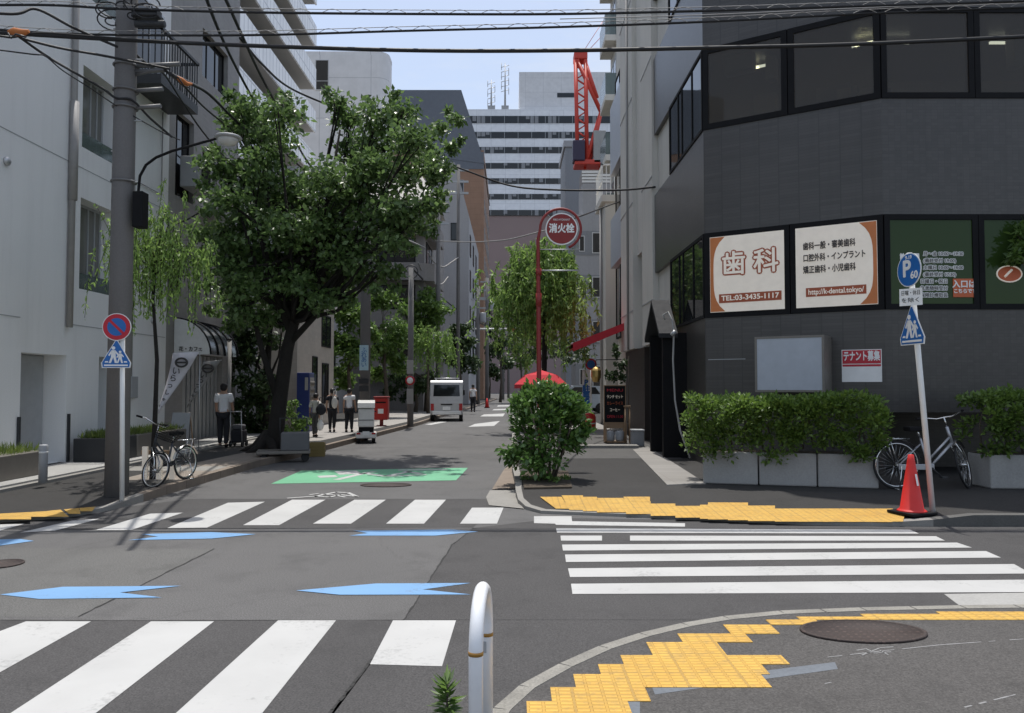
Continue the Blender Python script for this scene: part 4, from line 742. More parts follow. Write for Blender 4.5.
# ------------------------------------------------------------------ trees and plants
def pb(lst, Y, dep=.9, k=FPX):
    """crown clumps: (px, py, radius px[, depth offset]) -> ellipsoids at depth about Y"""
    o = []
    for i, q in enumerate(lst):
        y = Y+(q[3] if len(q) > 3 else random.uniform(-1, 1)*dep); c = at(q[0], q[1], y); r = q[2]*y/k; o.append((tuple(c), (r*1.05, r*1.1, r*.82)))
    return o
YT = 17.2
ct = broad('cherry_tree', 'big dark cherry tree leaning over the road with a thick black trunk', (-5.35, YT, .12), [(-5.35, YT, .08), at(276, 430, YT), at(281, 390, YT), at(287, 350, YT), at(294, 322, YT), at(306, 298, YT), at(322, 240, YT)],
    [(c, (r[0]*1.12, r[1]*1.2, r[2]*.85)) for c, r in pb([(252, 110, 24), (238, 128, 20), (278, 112, 20, -.8), (268, 140, 30), (337, 104, 13), (352, 118, 16), (378, 118, 20), (404, 112, 17), (415, 138, 24), (440, 130, 11), (452, 120, 6), (452, 148, 8), (385, 145, 24), (355, 150, 20, 1), (225, 165, 20), (222, 198, 22), (250, 178, 28, -.6), (290, 186, 30, .5), (330, 182, 30, -.8), (372, 182, 30), (412, 172, 28), (436, 178, 12), (425, 205, 16), (405, 210, 24), (218, 235, 20), (248, 222, 28), (288, 228, 30, -1), (330, 224, 32), (372, 224, 28, -.7), (232, 268, 22), (270, 266, 30), (312, 262, 30, .6), (350, 256, 26, -.8), (390, 244, 18), (382, 272, 14), (420, 228, 9), (240, 300, 18), (272, 298, 18), (328, 286, 16), (362, 282, 14), (300, 285, 16), (395, 288, 6), (432, 222, 6), (206, 210, 7), (210, 258, 8), (459, 118, 5), (447, 112, 5), (460, 140, 4), (448, 168, 7), (440, 205, 6), (430, 232, 6), (412, 250, 7), (400, 272, 7), (375, 292, 7), (345, 300, 8), (228, 95, 6), (212, 150, 7), (203, 185, 6), (200, 235, 6), (206, 285, 7), (285, 93, 7), (330, 92, 6), (368, 104, 7), (395, 96, 7), (215, 310, 7), (255, 252, 28, .8), (300, 248, 30, .3), (340, 248, 28, .6), (285, 278, 26, -.4), (250, 285, 22), (318, 300, 18), (345, 275, 20), (232, 250, 20), (268, 205, 26), (310, 205, 28, .7), (352, 203, 28), (392, 225, 20), (240, 310, 15), (262, 318, 16), (232, 325, 10), (428, 160, 18), (438, 195, 10), (262, 158, 20), (372, 168, 22)], YT, 1.7)],
    M['l_main'], M['bark'], .20, 900, .135, clump=.85, kk=18, up=.6)
b = MB()
for a, c, e, r in (((278, 400), (262, 350), (245, 285), .09), ((288, 345), (330, 300), (372, 262), .08), ((291, 335), (270, 280), (258, 228), .08), ((303, 292), (350, 240), (412, 200), .06), ((310, 270), (330, 190), (340, 130), .06)):
    b.tube([at(*a, YT), at(*c, YT-.3), at(*e, YT-.4)], [r, r*.7, r*.35], 8)
for k in range(6):
    an = k*1.05; b.tube([(-5.35, YT, .5), (-5.35+.3*math.cos(an), YT+.3*math.sin(an), .2), (-5.35+.62*math.cos(an), YT+.62*math.sin(an), .1)], [.14, .10, .04], 7)
lb = b.build('limb', M['bark'], ct)
broad('evergreen_tree', 'dark evergreen filling the gap behind the cherry trunk, against the grey shop wall', (-7.1, 22.6, .12), [(-7.1, 22.6, .08), (-7.1, 22.6, 1.6), (-7.0, 22.6, 3.6)], pb([(240, 310, 24), (262, 335, 24), (243, 355, 24), (262, 380, 24), (246, 400, 22), (240, 425, 18), (262, 420, 20), (232, 280, 22), (285, 310, 20)], 22.4, .5), M['l_dark'], M['bark'], .14, 800, .16, kk=12)
broad('bush', 'leafy green bush right of the cherry trunk by the house wall', (-6.3, 21.5, .12), [(-6.3, 21.5, .1), (-6.3, 21.5, .5), (-6.3, 21.5, .9)], pb([(288, 410, 13), (296, 425, 14), (282, 432, 13), (300, 440, 9)], 21.3, .3), M['l_mid'], M['bark2'], .04, 420, .10, cat='bush')
gt = [('slender green street tree left of the concrete pole with the blue sign', [(348, 318, 20), (338, 345, 20), (356, 352, 20), (345, 380, 16), (368, 330, 16), (340, 300, 18)], 33, 'l_mid', 1100, .19), ('leafy street tree right of the concrete pole with the blue sign', [(384, 305, 20), (395, 332, 22), (380, 350, 18), (398, 365, 16), (374, 375, 14)], 35, 'l_mid', 1100, .2),
      ('light green tree just right of the slim pole with the round speed sign', [(425, 300, 18), (440, 315, 16), (422, 325, 16), (432, 308, 15), (412, 310, 14)], 44, 'l_mid', 800, .24), ('round dark tree above the white van', [(462, 345, 14), (455, 360, 14), (468, 362, 13), (460, 330, 11), (450, 345, 11)], 50, 'l_dark', 700, .26),
      ('tall dark tree in the middle of the far street', [(497, 320, 12), (505, 340, 14), (494, 350, 12), (506, 362, 12), (500, 300, 9)], 70, 'l_dark', 380, .34), ('dark mass of far foliage left of the willow over the narrow road end', [(486, 330, 12), (490, 350, 11), (484, 312, 9), (492, 300, 9), (496, 372, 10), (488, 370, 9)], 92, 'l_dark', 420, .42),
      ('low far tree under the hanging lamp at the end of the street', [(516, 350, 12), (526, 362, 11), (520, 335, 10)], 80, 'l_mid', 350, .36),
      ('leafy low tree right of the far hedge, under the white sign boxes', [(402, 380, 12), (418, 385, 12), (408, 395, 9), (430, 380, 10), (440, 388, 9), (392, 392, 9)], 43, 'l_dark', 500, .2),
      ('dark tree behind the right willow crown', [(530, 330, 20), (560, 320, 20), (545, 350, 20), (572, 350, 18), (512, 320, 12)], 40, 'l_dark', 480, .22)]
for lab, bl, Y, lm, n, sz in gt:
    bb_ = pb(bl, Y, .8); cx = sum(q[0][0] for q in bb_)/len(bb_); zc_ = min(q[0][2] for q in bb_); broad('street_tree', lab, (cx, Y, .12), [(cx, Y, .08), (cx+.1, Y, zc_*.55), (cx, Y, zc_+.3), (cx, Y, zc_+1.2)], bb_, M[lm], M['bark2'], .12, n, sz, group='trees along the street')
random.seed(11)
def tipsof(lst, Y, ns, dep=.6): return [(at(x, y, Y+random.uniform(-dep, dep)), ns) for x, y in lst]
weeping('willow_tree', 'bright green willow hanging behind the red hydrant pole', (xat(545, 26), 26, .12), [(xat(545, 26), 26, .08), at(544, 380, 26), at(545, 320, 26), at(543, 275, 26), at(540, 258, 26)], tipsof([(502, 272), (515, 256), (530, 246), (545, 244), (560, 250), (572, 262), (574, 280), (502, 288), (520, 270), (555, 268), (535, 275), (570, 300), (508, 300), (525, 300), (548, 300), (572, 310)], 26, 22, 1.2), M['l_willow'], M['bark'], .11, 60, .16, group='willows', drop=(.8, 2.7), spread=.24)
weeping('willow_tree', 'thin sparse willow behind the near concrete pole at left', (-5.5, 12.0, .12), [(-5.5, 12.0, .08), at(155, 420, 12), at(157, 360, 12), at(153, 300, 12), at(156, 262, 12)], tipsof([(128, 222), (142, 212), (160, 232), (175, 235), (192, 240), (208, 248), (110, 225), (150, 250), (185, 262), (100, 245), (216, 262), (168, 205), (178, 220), (140, 235), (160, 260), (200, 260), (120, 240)], 12, 8, .6), M['l_willow'], M['bark'], .045, 52, .075, group='willows', drop=(.4, 1.25), spread=.16)
weeping('willow_tree', 'small yellow green willow left of the white van', (-4.4, 41, .12), [(-4.4, 41, .08), (-4.4, 41, 1.5), (-4.4, 41, 3.2), (-4.4, 41, 4)], tipsof([(415, 338), (424, 330), (434, 328), (444, 336), (450, 345), (428, 340)], 41, 12, .6), M['l_willow'], M['bark2'], .08, 36, .2, group='willows', drop=(.7, 2.0), spread=.3)
# leafy shrub on the right corner
sh = thing('shrub', 'round leafy shrub with big glossy leaves at the sidewalk corner', 'shrub', (.55, 12.0, .13)); tb = MB()
for k in range(11):
    an = k*.571; tp = Vector((.55+.42*math.cos(an), 12+.42*math.sin(an), random.uniform(.7, 1.3))); tb.tube([(.55+.1*math.cos(an), 12+.1*math.sin(an), .1), (.55+.22*math.cos(an+.3), 12+.2*math.sin(an+.3), .5), tp], [.024, .018, .008], 6)
tb.build('stem', M['bark2'], sh)
P = np.concatenate([cloud(c, r, int(n*1.45), .5, 14) for c, r, n in [(tuple(at(x, y, 12+random.uniform(-.3, .3))), (rr*12/FPX, rr*12/FPX, rr*.8*12/FPX), nn) for x, y, rr, nn in ((548, 404, 24, 420), (525, 418, 20, 360), (568, 416, 20, 360), (545, 430, 26, 480), (522, 446, 18, 320), (572, 440, 17, 300), (548, 394, 16, 200), (583, 430, 11, 110), (512, 458, 11, 90), (545, 456, 24, 330), (533, 395, 13, 130), (564, 398, 13, 130), (506, 452, 8, 45), (575, 408, 12, 110), (520, 404, 12, 100))]])
N = len(P); D = P-np.array((.55, 12, .75)); D = D/np.linalg.norm(D, axis=1, keepdims=True)+RNG.normal(size=(N, 3))*.8; D[:, 2] += .1; Nn = RNG.normal(size=(N, 3))*.5; Nn[:, 2] += 1.0; Ln = .07+.06*RNG.random(N); leaf_mesh('leaves', P, D, Nn, Ln, Ln*.29, M['l_shrub'], sh)
P = cloud((.6, 11.9, .16), (.5, .4, .08), 260, .2, 8); leaf = leaf_mesh('low_leaves', P, RNG.normal(size=(260, 3))+np.array((0, 0, .6)), RNG.normal(size=(260, 3))+np.array((0, 0, 1.)), .05+.03*RNG.random(260), np.full(260, .014), M['l_mid'], sh)
# hedges in concrete troughs
def hedge(name, label, p0, p1, w_, z0, z1, n, group=None):
    t = thing(name, label, 'hedge', ((p0[0]+p1[0])/2, (p0[1]+p1[1])/2, z0), group=group); d = np.array(p1)-np.array(p0); L_ = np.linalg.norm(d); d /= L_; nn = np.array((-d[1], d[0]))
    nc = int(n/62); f = RNG.random(nc)*L_; side = RNG.random(nc); hh = z1-z0
    s = np.where(side < .5, -1+.2*RNG.random(nc), np.where(side < .62, 1-.3*RNG.random(nc), RNG.random(nc)*1.9-.95)); h = np.where(side < .62, RNG.random(nc)**.9, 1-.12*RNG.random(nc))
    ln_ = np.array([mnoise.noise(Vector((a*1.7, b_*1.2, c*2.2))) for a, b_, c in zip(f, s, h)]); l2 = np.array([mnoise.noise(Vector((a*1.1+9, 0, 0))) for a in f])
    z = z0+hh*h*(1+.20*l2)+.10*ln_-np.where((h < .15) & (s < 0), .22*RNG.random(nc)**2, 0); off_ = s*w_/2*(1+.35*ln_-.22*(1-h)*(s < 0)); cen = np.column_stack([np.array(p0)+d*f[:, None]+nn*off_[:, None], z])
    ci = RNG.integers(0, nc, n); q = RNG.normal(size=(n, 3)); q /= np.linalg.norm(q, axis=1, keepdims=True); P = cen[ci]+q*(RNG.random((n, 1))**.6)*np.array((.12, .12, .09)); D = q*.8+RNG.normal(size=(n, 3))*.4; D[:, 2] += .35; D[:, :2] += nn*(s[ci]*.35)[:, None]; Nn = RNG.normal(size=(n, 3))*.5; Nn[:, 2] += .9; Ln = .04+.055*RNG.random(n)
    leaf_mesh('leaves', P, D, Nn, Ln, Ln*.27, M['l_hedge'], t); b = MB()
    for k in range(int(L_*7)):
        q = np.array(p0)+d*(k+.5)/7+nn*random.uniform(-.15, .15); b.tube([(q[0], q[1], z0), (q[0]+random.uniform(-.1, .1), q[1]+random.uniform(-.1, .1), z0+(z1-z0)*.5), (q[0]+random.uniform(-.15, .15), q[1]+random.uniform(-.1, .1), z1*.95)], [.014, .01, .004], 5)
    b.build('stem', M['bark2'], t); return t
pA, pB = g(703, 483.5, .12), g(879, 489, .12); dv = (pB-pA); dn = Vector((-dv.y, dv.x, 0)).normalized()*.5
def trough(label, f0, f1, a=pA, d_=dv, nrm=dn, h=.47):
    t = thing('planter_box', label, 'planter', tuple(a+d_*((f0+f1)/2)+nrm*.5), group='concrete planter boxes'); p, q = a+d_*f0, a+d_*f1; b = MB(); b.prism([(p.x, p.y), (q.x, q.y), (q.x+nrm.x, q.y+nrm.y), (p.x+nrm.x, p.y+nrm.y)], .121, .12+h); b.build('trough', M['conc'], t, bevel=.02)
    e = nrm.normalized()*.05; b = MB(); b.prism([(p.x+e.x, p.y+e.y), (q.x+e.x, q.y+e.y), (q.x+nrm.x-e.x, q.y+nrm.y-e.y), (p.x+nrm.x-e.x, p.y+nrm.y-e.y)], .12+h, .125+h); b.build('soil', M['soil'], t); return t
trough('concrete planter box at the left end of the long hedge', 0, .325); trough('middle concrete planter box under the long hedge', .332, .66); trough('concrete planter box under the long hedge, beside the bicycle wheel', .667, 1)
c0, c1 = pA+dn*.42, pB+dn*.42; hedge('hedge', 'long clipped green hedge in planter boxes before the dark wall', (c0.x-.22, c0.y+.05), (c1.x+.08, c1.y), .9, .64, 1.33, 15000, 'hedges')
q0 = g(991, 489, .12); trough('concrete planter box at the right edge beyond the bicycle', 0, 1, q0, Vector((2.2, -.05, 0)), Vector((0, .55, 0))); hedge('hedge', 'dark green hedge at the right edge beyond the bicycle', (q0.x-.05, q0.y+.25), (q0.x+2.1, q0.y+.22), .9, .60, 1.42, 10000, 'hedges')
# planters at the white building
for lab, (x0, x1, y0, y1, h), mm in (('long grey planter of grass at the left edge below the white wall', (-7.85, -7.25, 9.95, 12.2, .36), 'case'), ('brown metal planter by the recessed doorway of the white building', (-7.85, -7.2, 14.0, 15.0, .42), 'rail'), ('grey stone planter behind the near concrete pole', (-7.85, -7.2, 15.05, 17.3, .42), 'case')):
    t = thing('wall_planter', lab, 'planter', ((x0+x1)/2, (y0+y1)/2, .19)); b = MB(); b.box(x0, x1, y0, y1, .191, .19+h); b.build('trough', M[mm], t, bevel=.012); n = 900
    P = np.column_stack([RNG.uniform(x0+.05, x1-.05, n), RNG.uniform(y0+.05, y1-.05, n), np.full(n, .18+h)]); D = RNG.normal(size=(n, 3))*.4; D[:, 2] += 1; leaf_mesh('grass', P, D, RNG.normal(size=(n, 3)), .07+.13*RNG.random(n), np.full(n, .008), M['l_grass'], t)
pp_ = F2.pt(F2.hit(1022, 262)[0], F2.hit(1022, 262)[1], 0); wp = thing('wall_plant', 'green leafy plant in a wall pot before the window at the right edge', 'plant', tuple(pp_)); b = MB(); b.lathe([(.05, -.14), (.09, .06), (.10, .07), (.0, .065)], (pp_.x, pp_.y-.16, pp_.z), 16); b.build('pot', M['case'], wp); b = MB(); b.box(pp_.x-.03, pp_.x+.03, pp_.y-.08, pp_.y, pp_.z-.03, pp_.z+.02); b.build('bracket', M['black'], wp); b = MB()
for k in range(9): b.tube([(pp_.x, pp_.y-.16, pp_.z+.06), (pp_.x+random.uniform(-.15, .15), pp_.y-.2, pp_.z+.3), (pp_.x+random.uniform(-.35, .35), pp_.y-.22, pp_.z+random.uniform(.1, .7))], [.008, .006, .003], 5)
b.build('stem', M['bark2'], wp); P = np.concatenate([cloud((pp_.x+x, pp_.y-.22, pp_.z+z), (.2, .14, .16), 130, .5, 8) for x, z in ((-.15, .2), (.05, .35), (-.1, .5), (.15, .55), (.25, .25), (-.25, .05))]); N = len(P); Ln = .09+.06*RNG.random(N); D = RNG.normal(size=(N, 3)); D[:, 2] -= .3; leaf_mesh('leaves', P, D, RNG.normal(size=(N, 3))+np.array((0, -.3, .8)), Ln, Ln*.2, M['l_mid'], wp)
wd_ = thing('weed', 'small green weed growing at the kerb beside the white bollard', 'weed', tuple(g(447, 722))); b = MB(); base = g(447, 722); b.tube([base, base+Vector((0, 0, .09)), base+Vector((.005, 0, .17))], [.006, .005, .003], 5); b.build('stem', M['bark2'], wd_)
n = 90; f = RNG.random(n); an = RNG.random(n)*6.28; P = np.column_stack([base.x+0*f, base.y+0*f, .03+.15*f]); D = np.column_stack([np.cos(an), np.sin(an), .6-1.0*(1-f)+.3]); leaf_mesh('leaves', P, D, np.column_stack([0*f, 0*f, 1+0*f])+RNG.normal(size=(n, 3))*.3, .05+.06*RNG.random(n), np.full(n, .011), M['l_mid'], wd_)

# ------------------------------------------------------------------ poles, lamps, signs
def upole(label, px, pyb, Y, zb, ztop, r, lean=0.0, group='concrete utility poles', extra=True):
    x = xat(px, Y); t = thing('utility_pole', label, 'utility pole', (x, Y, zb), group=group); b = MB(); b.tube([(x, Y, zb-.05), (x+lean*.5, Y, (zb+ztop)/2), (x+lean, Y, ztop)], [r, r*.92, r*.84], 18); b.build('shaft', M['pole'], t); return t, x
P1, x1 = upole('thick near concrete pole carrying the cable tangle at left', 118.5, 495, 10.45, .09, 11.0, .150, .03); Y1 = 10.45
bandm = plain('dull_band', (.17, .17, .17), .6, .3)
for py in (66, 91, 108, 182): b = MB(); z = zat(py, Y1); b.tube([(x1+.02+.155*math.cos(a), Y1+.155*math.sin(a), z) for a in np.linspace(0, 6.28, 19)[:-1]], .014, 6, closed=True); b.build('pole_band', bandm, P1)
b = MB()
for py, dx0, dx1 in ((66, 20, 55), (72, 15, 40), (91, 16, 38), (108, 16, 36)): a = at(125+dx0*.5, py, Y1); b.tube([a, at(125+dx1, py-2, Y1)], .03, 6)
b.tube([at(136, 75, Y1), at(160, 69, Y1)], .02, 6); b.build('bracket', bandm, P1)
b = MB()
for q in range(8): b.tube([(x1+.05+(-.2 if q % 2 else .2), Y1-.02, 4.3+q*.42), (x1+.05, Y1, 4.3+q*.42)], .012, 5)
b.build('step_bolt', M['steel'], P1)
b = MB(); a = at(141, 212, Y1-.05); b.box(a.x-.07, a.x+.07, Y1-.16, Y1+.02, a.z-.22, a.z+.26); b.build('control_box', M['black'], P1, bevel=.01)
sl_ = thing('street_lamp', 'curved black street lamp arm with a saucer head on the near concrete pole', 'street lamp', tuple(at(138, 200, Y1-.05))); b = MB()
arc = [at(*p, Y1-.05) for p in ((138, 205), (138.5, 190), (140, 176), (146, 165), (156, 157.5), (172, 151), (190, 146), (206, 141.5), (216, 138.5))]; b.tube(arc, .019, 8); b.build('arm', M['black'], sl_)
b = MB(); h = at(228, 137, Y1-.05); b.lathe([(.02, .035), (.08, .03), (.16, .012), (.185, -.008), (.17, -.02), (.145, -.02)], tuple(h), 20); b.build('lamp_shade', M['gpaint'], sl_); b = MB(); b.lathe([(.14, -.02), (.13, -.06), (.095, -.10), (.03, -.12), (.0, -.122)], tuple(h), 18); b.build('globe', plain('lamp_globe', (.5, .5, .47), .2), sl_)
P2, x2 = upole('concrete pole with a blue wall sign behind the parked delivery trike', 365, 432, 25, .12, 9.6, .17)
b = MB(); b.box(x2-.14, x2+.14, 24.78, 24.82, 2.05, 2.85); s2 = b.build('sign_plate', plain('pale_blue_plate', (.45, .62, .70), .4), P2); lettering('ふ\nれ\nあ\nい', .19, Matrix(((1, 0, 0, x2), (0, 0, -1, 24.775), (0, 1, 0, 2.45), (0, 0, 0, 1))), M['sblue'], s2, lead=.8)
for z0, z1 in ((1.62, 1.78), (1.38, 1.55)): b = MB(); b.box(x2-.15, x2+.15, 24.80, 24.84, z0, z1); b.build('number_plate', M['rail'], P2)
P3, x3 = upole('slim pale pole with a small round red sign before the white van', 410.5, 425, 28.6, .12, 5.9, .115)
b = MB(); b.lathe([(.17, 0), (.17, .015), (0, .016)], (0, 0, 0), 24, axis='y'); b.v = [(x+x3, 28.46-y, z+1.75) for x, y, z in b.v]; s3 = b.build('round_plate', M['sred'], P3); b = MB(); b.lathe([(.115, .0), (.115, .006), (0, .007)], (0, 0, 0), 24, axis='y'); b.v = [(x+x3, 28.443-y, z+1.75) for x, y, z in b.v]; b.build('plate_centre', M['swhite'], s3); 
for z0, z1 in ((.9, 1.45), (2.0, 2.5)): b = MB(); b.box(x3-.12, x3+.12, 28.45, 28.47, z0, z1); b.build('paper_notice', M['conc'], P3)
b = MB(); b.tube([(x3+.25*math.cos(a), 28.6, 5.75+.25*math.sin(a)) for a in np.linspace(0, 6.28, 17)[:-1]], .02, 6, closed=True); b.tube([(x3-.15, 28.6, 5.75), (x3+.15, 28.6, 5.75)], .015, 6); b.build('cable_loop', M['rail'], P3)
for lab, px, Y, zt_, r in (('first distant pole right of the white van', 478, 62, 9.5, .16), ('second distant pole right of the white van, with crossarms', 487, 68, 11, .17), ('third distant pole in the far street', 503, 84, 9, .16), ('tall pole behind the round speed sign by the left flats', 438, 44, 12.5, .14), ('tall thin pole above the round dark tree', 458, 47, 15.0, .12), ('faint farthest pole beside the end of the road', 508.5, 95, 8.6, .16)):
    t, x = upole(lab, px, 0, Y, .12, zt_, r); b = MB()
    for k in range(3): b.box(x-.6, x+.6, Y-.06, Y+.06, zt_-.4-.7*k, zt_-.28-.7*k)
    b.build('crossarm', M['steel'], t)
    if Y > 60 and Y < 80: b = MB(); b.lathe([(.22, 0), (.24, .1), (.24, .7), (.2, .8)], (x+.38, Y, zt_-2.9), 12); b.build('transformer', M['gpaint'], t)
bm = thing('barrier_sign_arm', 'pale horizontal arm with an orange round lamp over the far street', 'street lamp', tuple(at(487, 400, 67))); b = MB(); b.tube([at(472, 329, 66.5), at(508, 329, 66.5)], .09, 6); b.build('arm', M['wpaint'], bm); b = MB(); p = at(513, 327, 66.5); b.ball((p.x, p.y, p.z), (.5, .3, .45), 10); b.build('lamp', plain('orange_lamp', (.45, .13, .05), .5), bm)
wb = thing('sign_boxes', 'pair of small white boxes hung on the pole above the left street trees', 'junction box', tuple(at(428, 320, 43.6))); b = MB()
for px in (424.5, 432.5): p = at(px, 313.5, 43.6); b.box(p.x-.19, p.x+.19, 43.5, 43.7, p.z-.22, p.z+.22)
b.build('box', M['wpaint'], wb, bevel=.02)

def disc(b, c, r, nrm, th, mi=0, n=28):
    c = Vector(c); nrm = Vector(nrm).normalized(); b.tube([c, c+nrm*th], [r, r], n, mi)
def plane_mat(c, nrm):
    nrm = Vector(nrm).normalized(); u = Vector((0, 0, 1)).cross(nrm).normalized(); v = nrm.cross(u); return Matrix(((u.x, v.x, nrm.x, c[0]), (u.y, v.y, nrm.y, c[1]), (u.z, v.z, nrm.z, c[2]), (0, 0, 0, 1)))
def poly_plate(b, Mx, pts, th, mi=0):
    n = len(pts); V = [Mx @ Vector((x, y, 0)) for x, y in pts]+[Mx @ Vector((x, y, th)) for x, y in pts]; b.add(V, [tuple(range(n-1, -1, -1)), tuple(range(n, 2*n))]+[(i, (i+1) % n, n+(i+1) % n, n+i) for i in range(n)], mi)
def ell(rx, ry, cx=0, cy=0, n=28, a0=0, a1=2*math.pi): return [(cx+rx*math.cos(a), cy+ry*math.sin(a)) for a in np.linspace(a0, a1, n+1)[:-1]]
def school_sign(t, c, nrm, s):
    """blue house-shaped plate with two walking figures over a crossing bar"""
    Mx = plane_mat(c, nrm); b = MB(); P5 = [(-.5, -.5), (.5, -.5), (.53, -.32), (.03, .55), (-.03, .55), (-.53, -.32)]; poly_plate(b, Mx, [(x*s, y*s) for x, y in P5], .008); pl = b.build('crossing_plate', M['swhite'], t)
    b = MB(); poly_plate(b, Mx @ Matrix.Translation((0, 0, .008)), [(x*s*.93, y*s*.93-.008*s) for x, y in P5], .003); b.build('blue_field', M['sblue'], pl)
    b = MB(); M2 = Mx @ Matrix.Translation((0, 0, .011))
    def q(pts): poly_plate(b, M2, [(x*s, y*s) for x, y in pts], .003)
    for ox, k in ((-.10, 1.0), (.14, .74)):
        def w_(pts): q([(ox+x*k, -.32+y*k) for x, y in pts])
        w_(ell(.065, .065, 0, .56, 12)); w_([(-.07, .48), (.07, .48), (.09, .22), (-.08, .22)]); w_([(-.08, .22), (.0, .22), (-.08, .0), (-.16, .0)]); w_([(.0, .22), (.09, .22), (.14, .0), (.06, .0)]); w_([(-.07, .48), (-.03, .44), (-.13, .26), (-.18, .29)]); w_([(.07, .48), (.03, .44), (.15, .29), (.18, .34)])
    q([(-.42, -.43), (.42, -.43), (.42, -.375), (-.42, -.375)]); q([(-.40, -.30), (-.28, -.30), (-.28, -.25), (-.38, -.25)]); q([(.28, -.30), (.40, -.30), (.38, -.25), (.28, -.25)]); b.build('walking_figures', M['swhite'], pl)
# left road sign
ls = thing('road_sign', 'white sign post with round no parking disc and blue pedestrian crossing plate', 'road sign', tuple(g(122, 499, .1))); p = g(122, 499, .1); YL = p.y; b = MB(); b.tube([(p.x, p.y, .08), at(122.5, 330, YL)], .030, 12); b.build('post', M['wpaint'], ls)
c = at(117, 327, YL-.05); nrm = (.12, -1, 0); b = MB(); disc(b, c, .178, nrm, .008); d_ = b.build('no_parking_disc', M['swhite'], ls); nv = Vector(nrm).normalized(); b = MB(); disc(b, c+nv*.008, .168, nrm, .003); b.build('red_ring', M['sred'], d_); b = MB(); disc(b, c+nv*.011, .115, nrm, .003); b.build('blue_field', M['sblue'], d_)
b = MB(); poly_plate(b, plane_mat(c+nv*.014, nrm), [(-.095, .072), (-.072, .095), (.095, -.072), (.072, -.095)], .003); b.build('red_bar', M['sred'], d_); school_sign(ls, at(116.5, 354.5, YL-.05), nrm, .345)
b = MB(); b.box(c.x-.01, c.x+.07, YL-.04, YL, c.z-.03, c.z+.03); b.build('clamp', M['steel'], ls)
# right parking sign post, leaning
p = g(933, 513, .075); rs = thing('road_sign', 'leaning white post with oval parking sign, time plate and pedestrian triangle', 'road sign', tuple(p)); b = MB(); tp = at(909, 253, p.y+.03); b.tube([(p.x, p.y, .05), tp], .032, 12); b.build('post', M['wpaint'], rs)
nr = (-.985, -.20, 0); nv = Vector(nr).normalized(); c = at(909.5, 270, p.y-.03); b = MB(); disc(b, c, .20, nr, .008); d_ = b.build('parking_disc', M['swhite'], rs); b = MB(); disc(b, c+nv*.008, .188, nr, .003); b.build('blue_field', M['sblue'], d_)
lettering('P', .27, plane_mat(c+nv*.013+Vector((0, 0, .0)), nr) @ Matrix.Translation((-.035, .01, 0)), M['swhite'], d_, bold=.008); lettering('60', .12, plane_mat(c+nv*.013, nr) @ Matrix.Translation((.09, -.07, 0)), M['swhite'], d_, bold=.003); lettering('9-19', .06, plane_mat(c+nv*.013, nr) @ Matrix.Translation((0, .145, 0)), M['swhite'], d_, bold=.001)
nr2 = (-.70, -.71, 0); nv2 = Vector(nr2).normalized(); c = at(911, 297, p.y-.02); Mx = plane_mat(c, nr2); b = MB(); poly_plate(b, Mx, [(-.125, -.1), (.125, -.1), (.125, .1), (-.125, .1)], .008); d_ = b.build('time_plate', M['swhite'], rs); lettering('日曜・休日', .062, Mx @ Matrix.Translation((0, .045, .0095)), M['sinkk'], d_, width=.2); lettering('を除く', .06, Mx @ Matrix.Translation((0, -.04, .0095)), M['sinkk'], d_, width=.19)
school_sign(rs, at(912.5, 326, p.y-.03), (-.994, -.106, 0), .44)
# red cone
p = g(912, 515, .075); cn_ = thing('traffic_cone', 'red traffic cone on a black base beside the leaning parking sign', 'traffic cone', (p.x, p.y, zr(p.x, p.y)+.012)); b = MB(); b.obox((0, 0, .016), (.37, .37, .032), Matrix.Rotation(.35, 3, 'Z')); b.build('base', M['black'], cn_, local=True, bevel=.008)
b = MB(); b.lathe([(.165, .033), (.15, .045), (.125, .065), (.042, .60), (.030, .672), (.026, .675), (.0, .675)], (0, 0, 0), 28); b.build('body', M['cone'], cn_, local=True); b = MB(); b.quad([(.012, -.089, .33), (.04, -.078, .33), (.024, -.066, .46), (.0, -.069, .46)]); b.v = [(x, y-.012, z) for x, y, z in b.v]; b.build('sticker', M['swhite'], cn_, local=True)
# fire hydrant sign on its red hooked pole
hy = thing('hydrant_sign', 'red hooked pole with a round fire hydrant sign in Japanese', 'hydrant sign', (xat(540, 14), 14, .12)); Yh = 14.0; c = at(560.5, 229, Yh); r = 20.5*Yh/FPX; b = MB(); pts = [at(541, 470, Yh), at(539, 380, Yh), at(538.5, 300, Yh), at(538, 240, Yh)]+[c+Vector((r*math.cos(a), 0, r*math.sin(a))) for a in np.linspace(math.pi, -1.15, 26)]
b.tube(pts, [.043]*3+[.032]+[.024]*26, 10); b.build('hooked_pole', M['red'], hy)
b = MB(); disc(b, c+Vector((.02, .01, 0)), .292, (0, -1, 0), .02, n=36); d_ = b.build('disc', M['swhite'], hy); b = MB(); disc(b, c+Vector((.02, -.01, 0)), .27, (0, -1, 0), .005, n=36); b.build('red_field', M['red'], d_)
lettering('消火栓', .175, plane_mat(c+Vector((.02, -.017, .0)), (0, -1, 0)), M['swhite'], d_, bold=.007, width=.45); lettering('FIRE HYDRANT', .05, plane_mat(c+Vector((.02, -.017, .165)), (0, -1, 0)), M['swhite'], d_, width=.3)
b = MB()
for a in (2.3, .8, -.6): e = Vector((math.cos(a), 0, math.sin(a))); b.tube([c+e*.28, c+e*r], .012, 6)
a = at(540, 249.5, Yh); b.tube([a, a+Vector((.72, 0, .0))], .010, 6); a = at(540, 270.5, Yh); b.tube([a, a+Vector((.72, 0, .0))], .014, 6); b.build('bracket', M['steel'], hy)
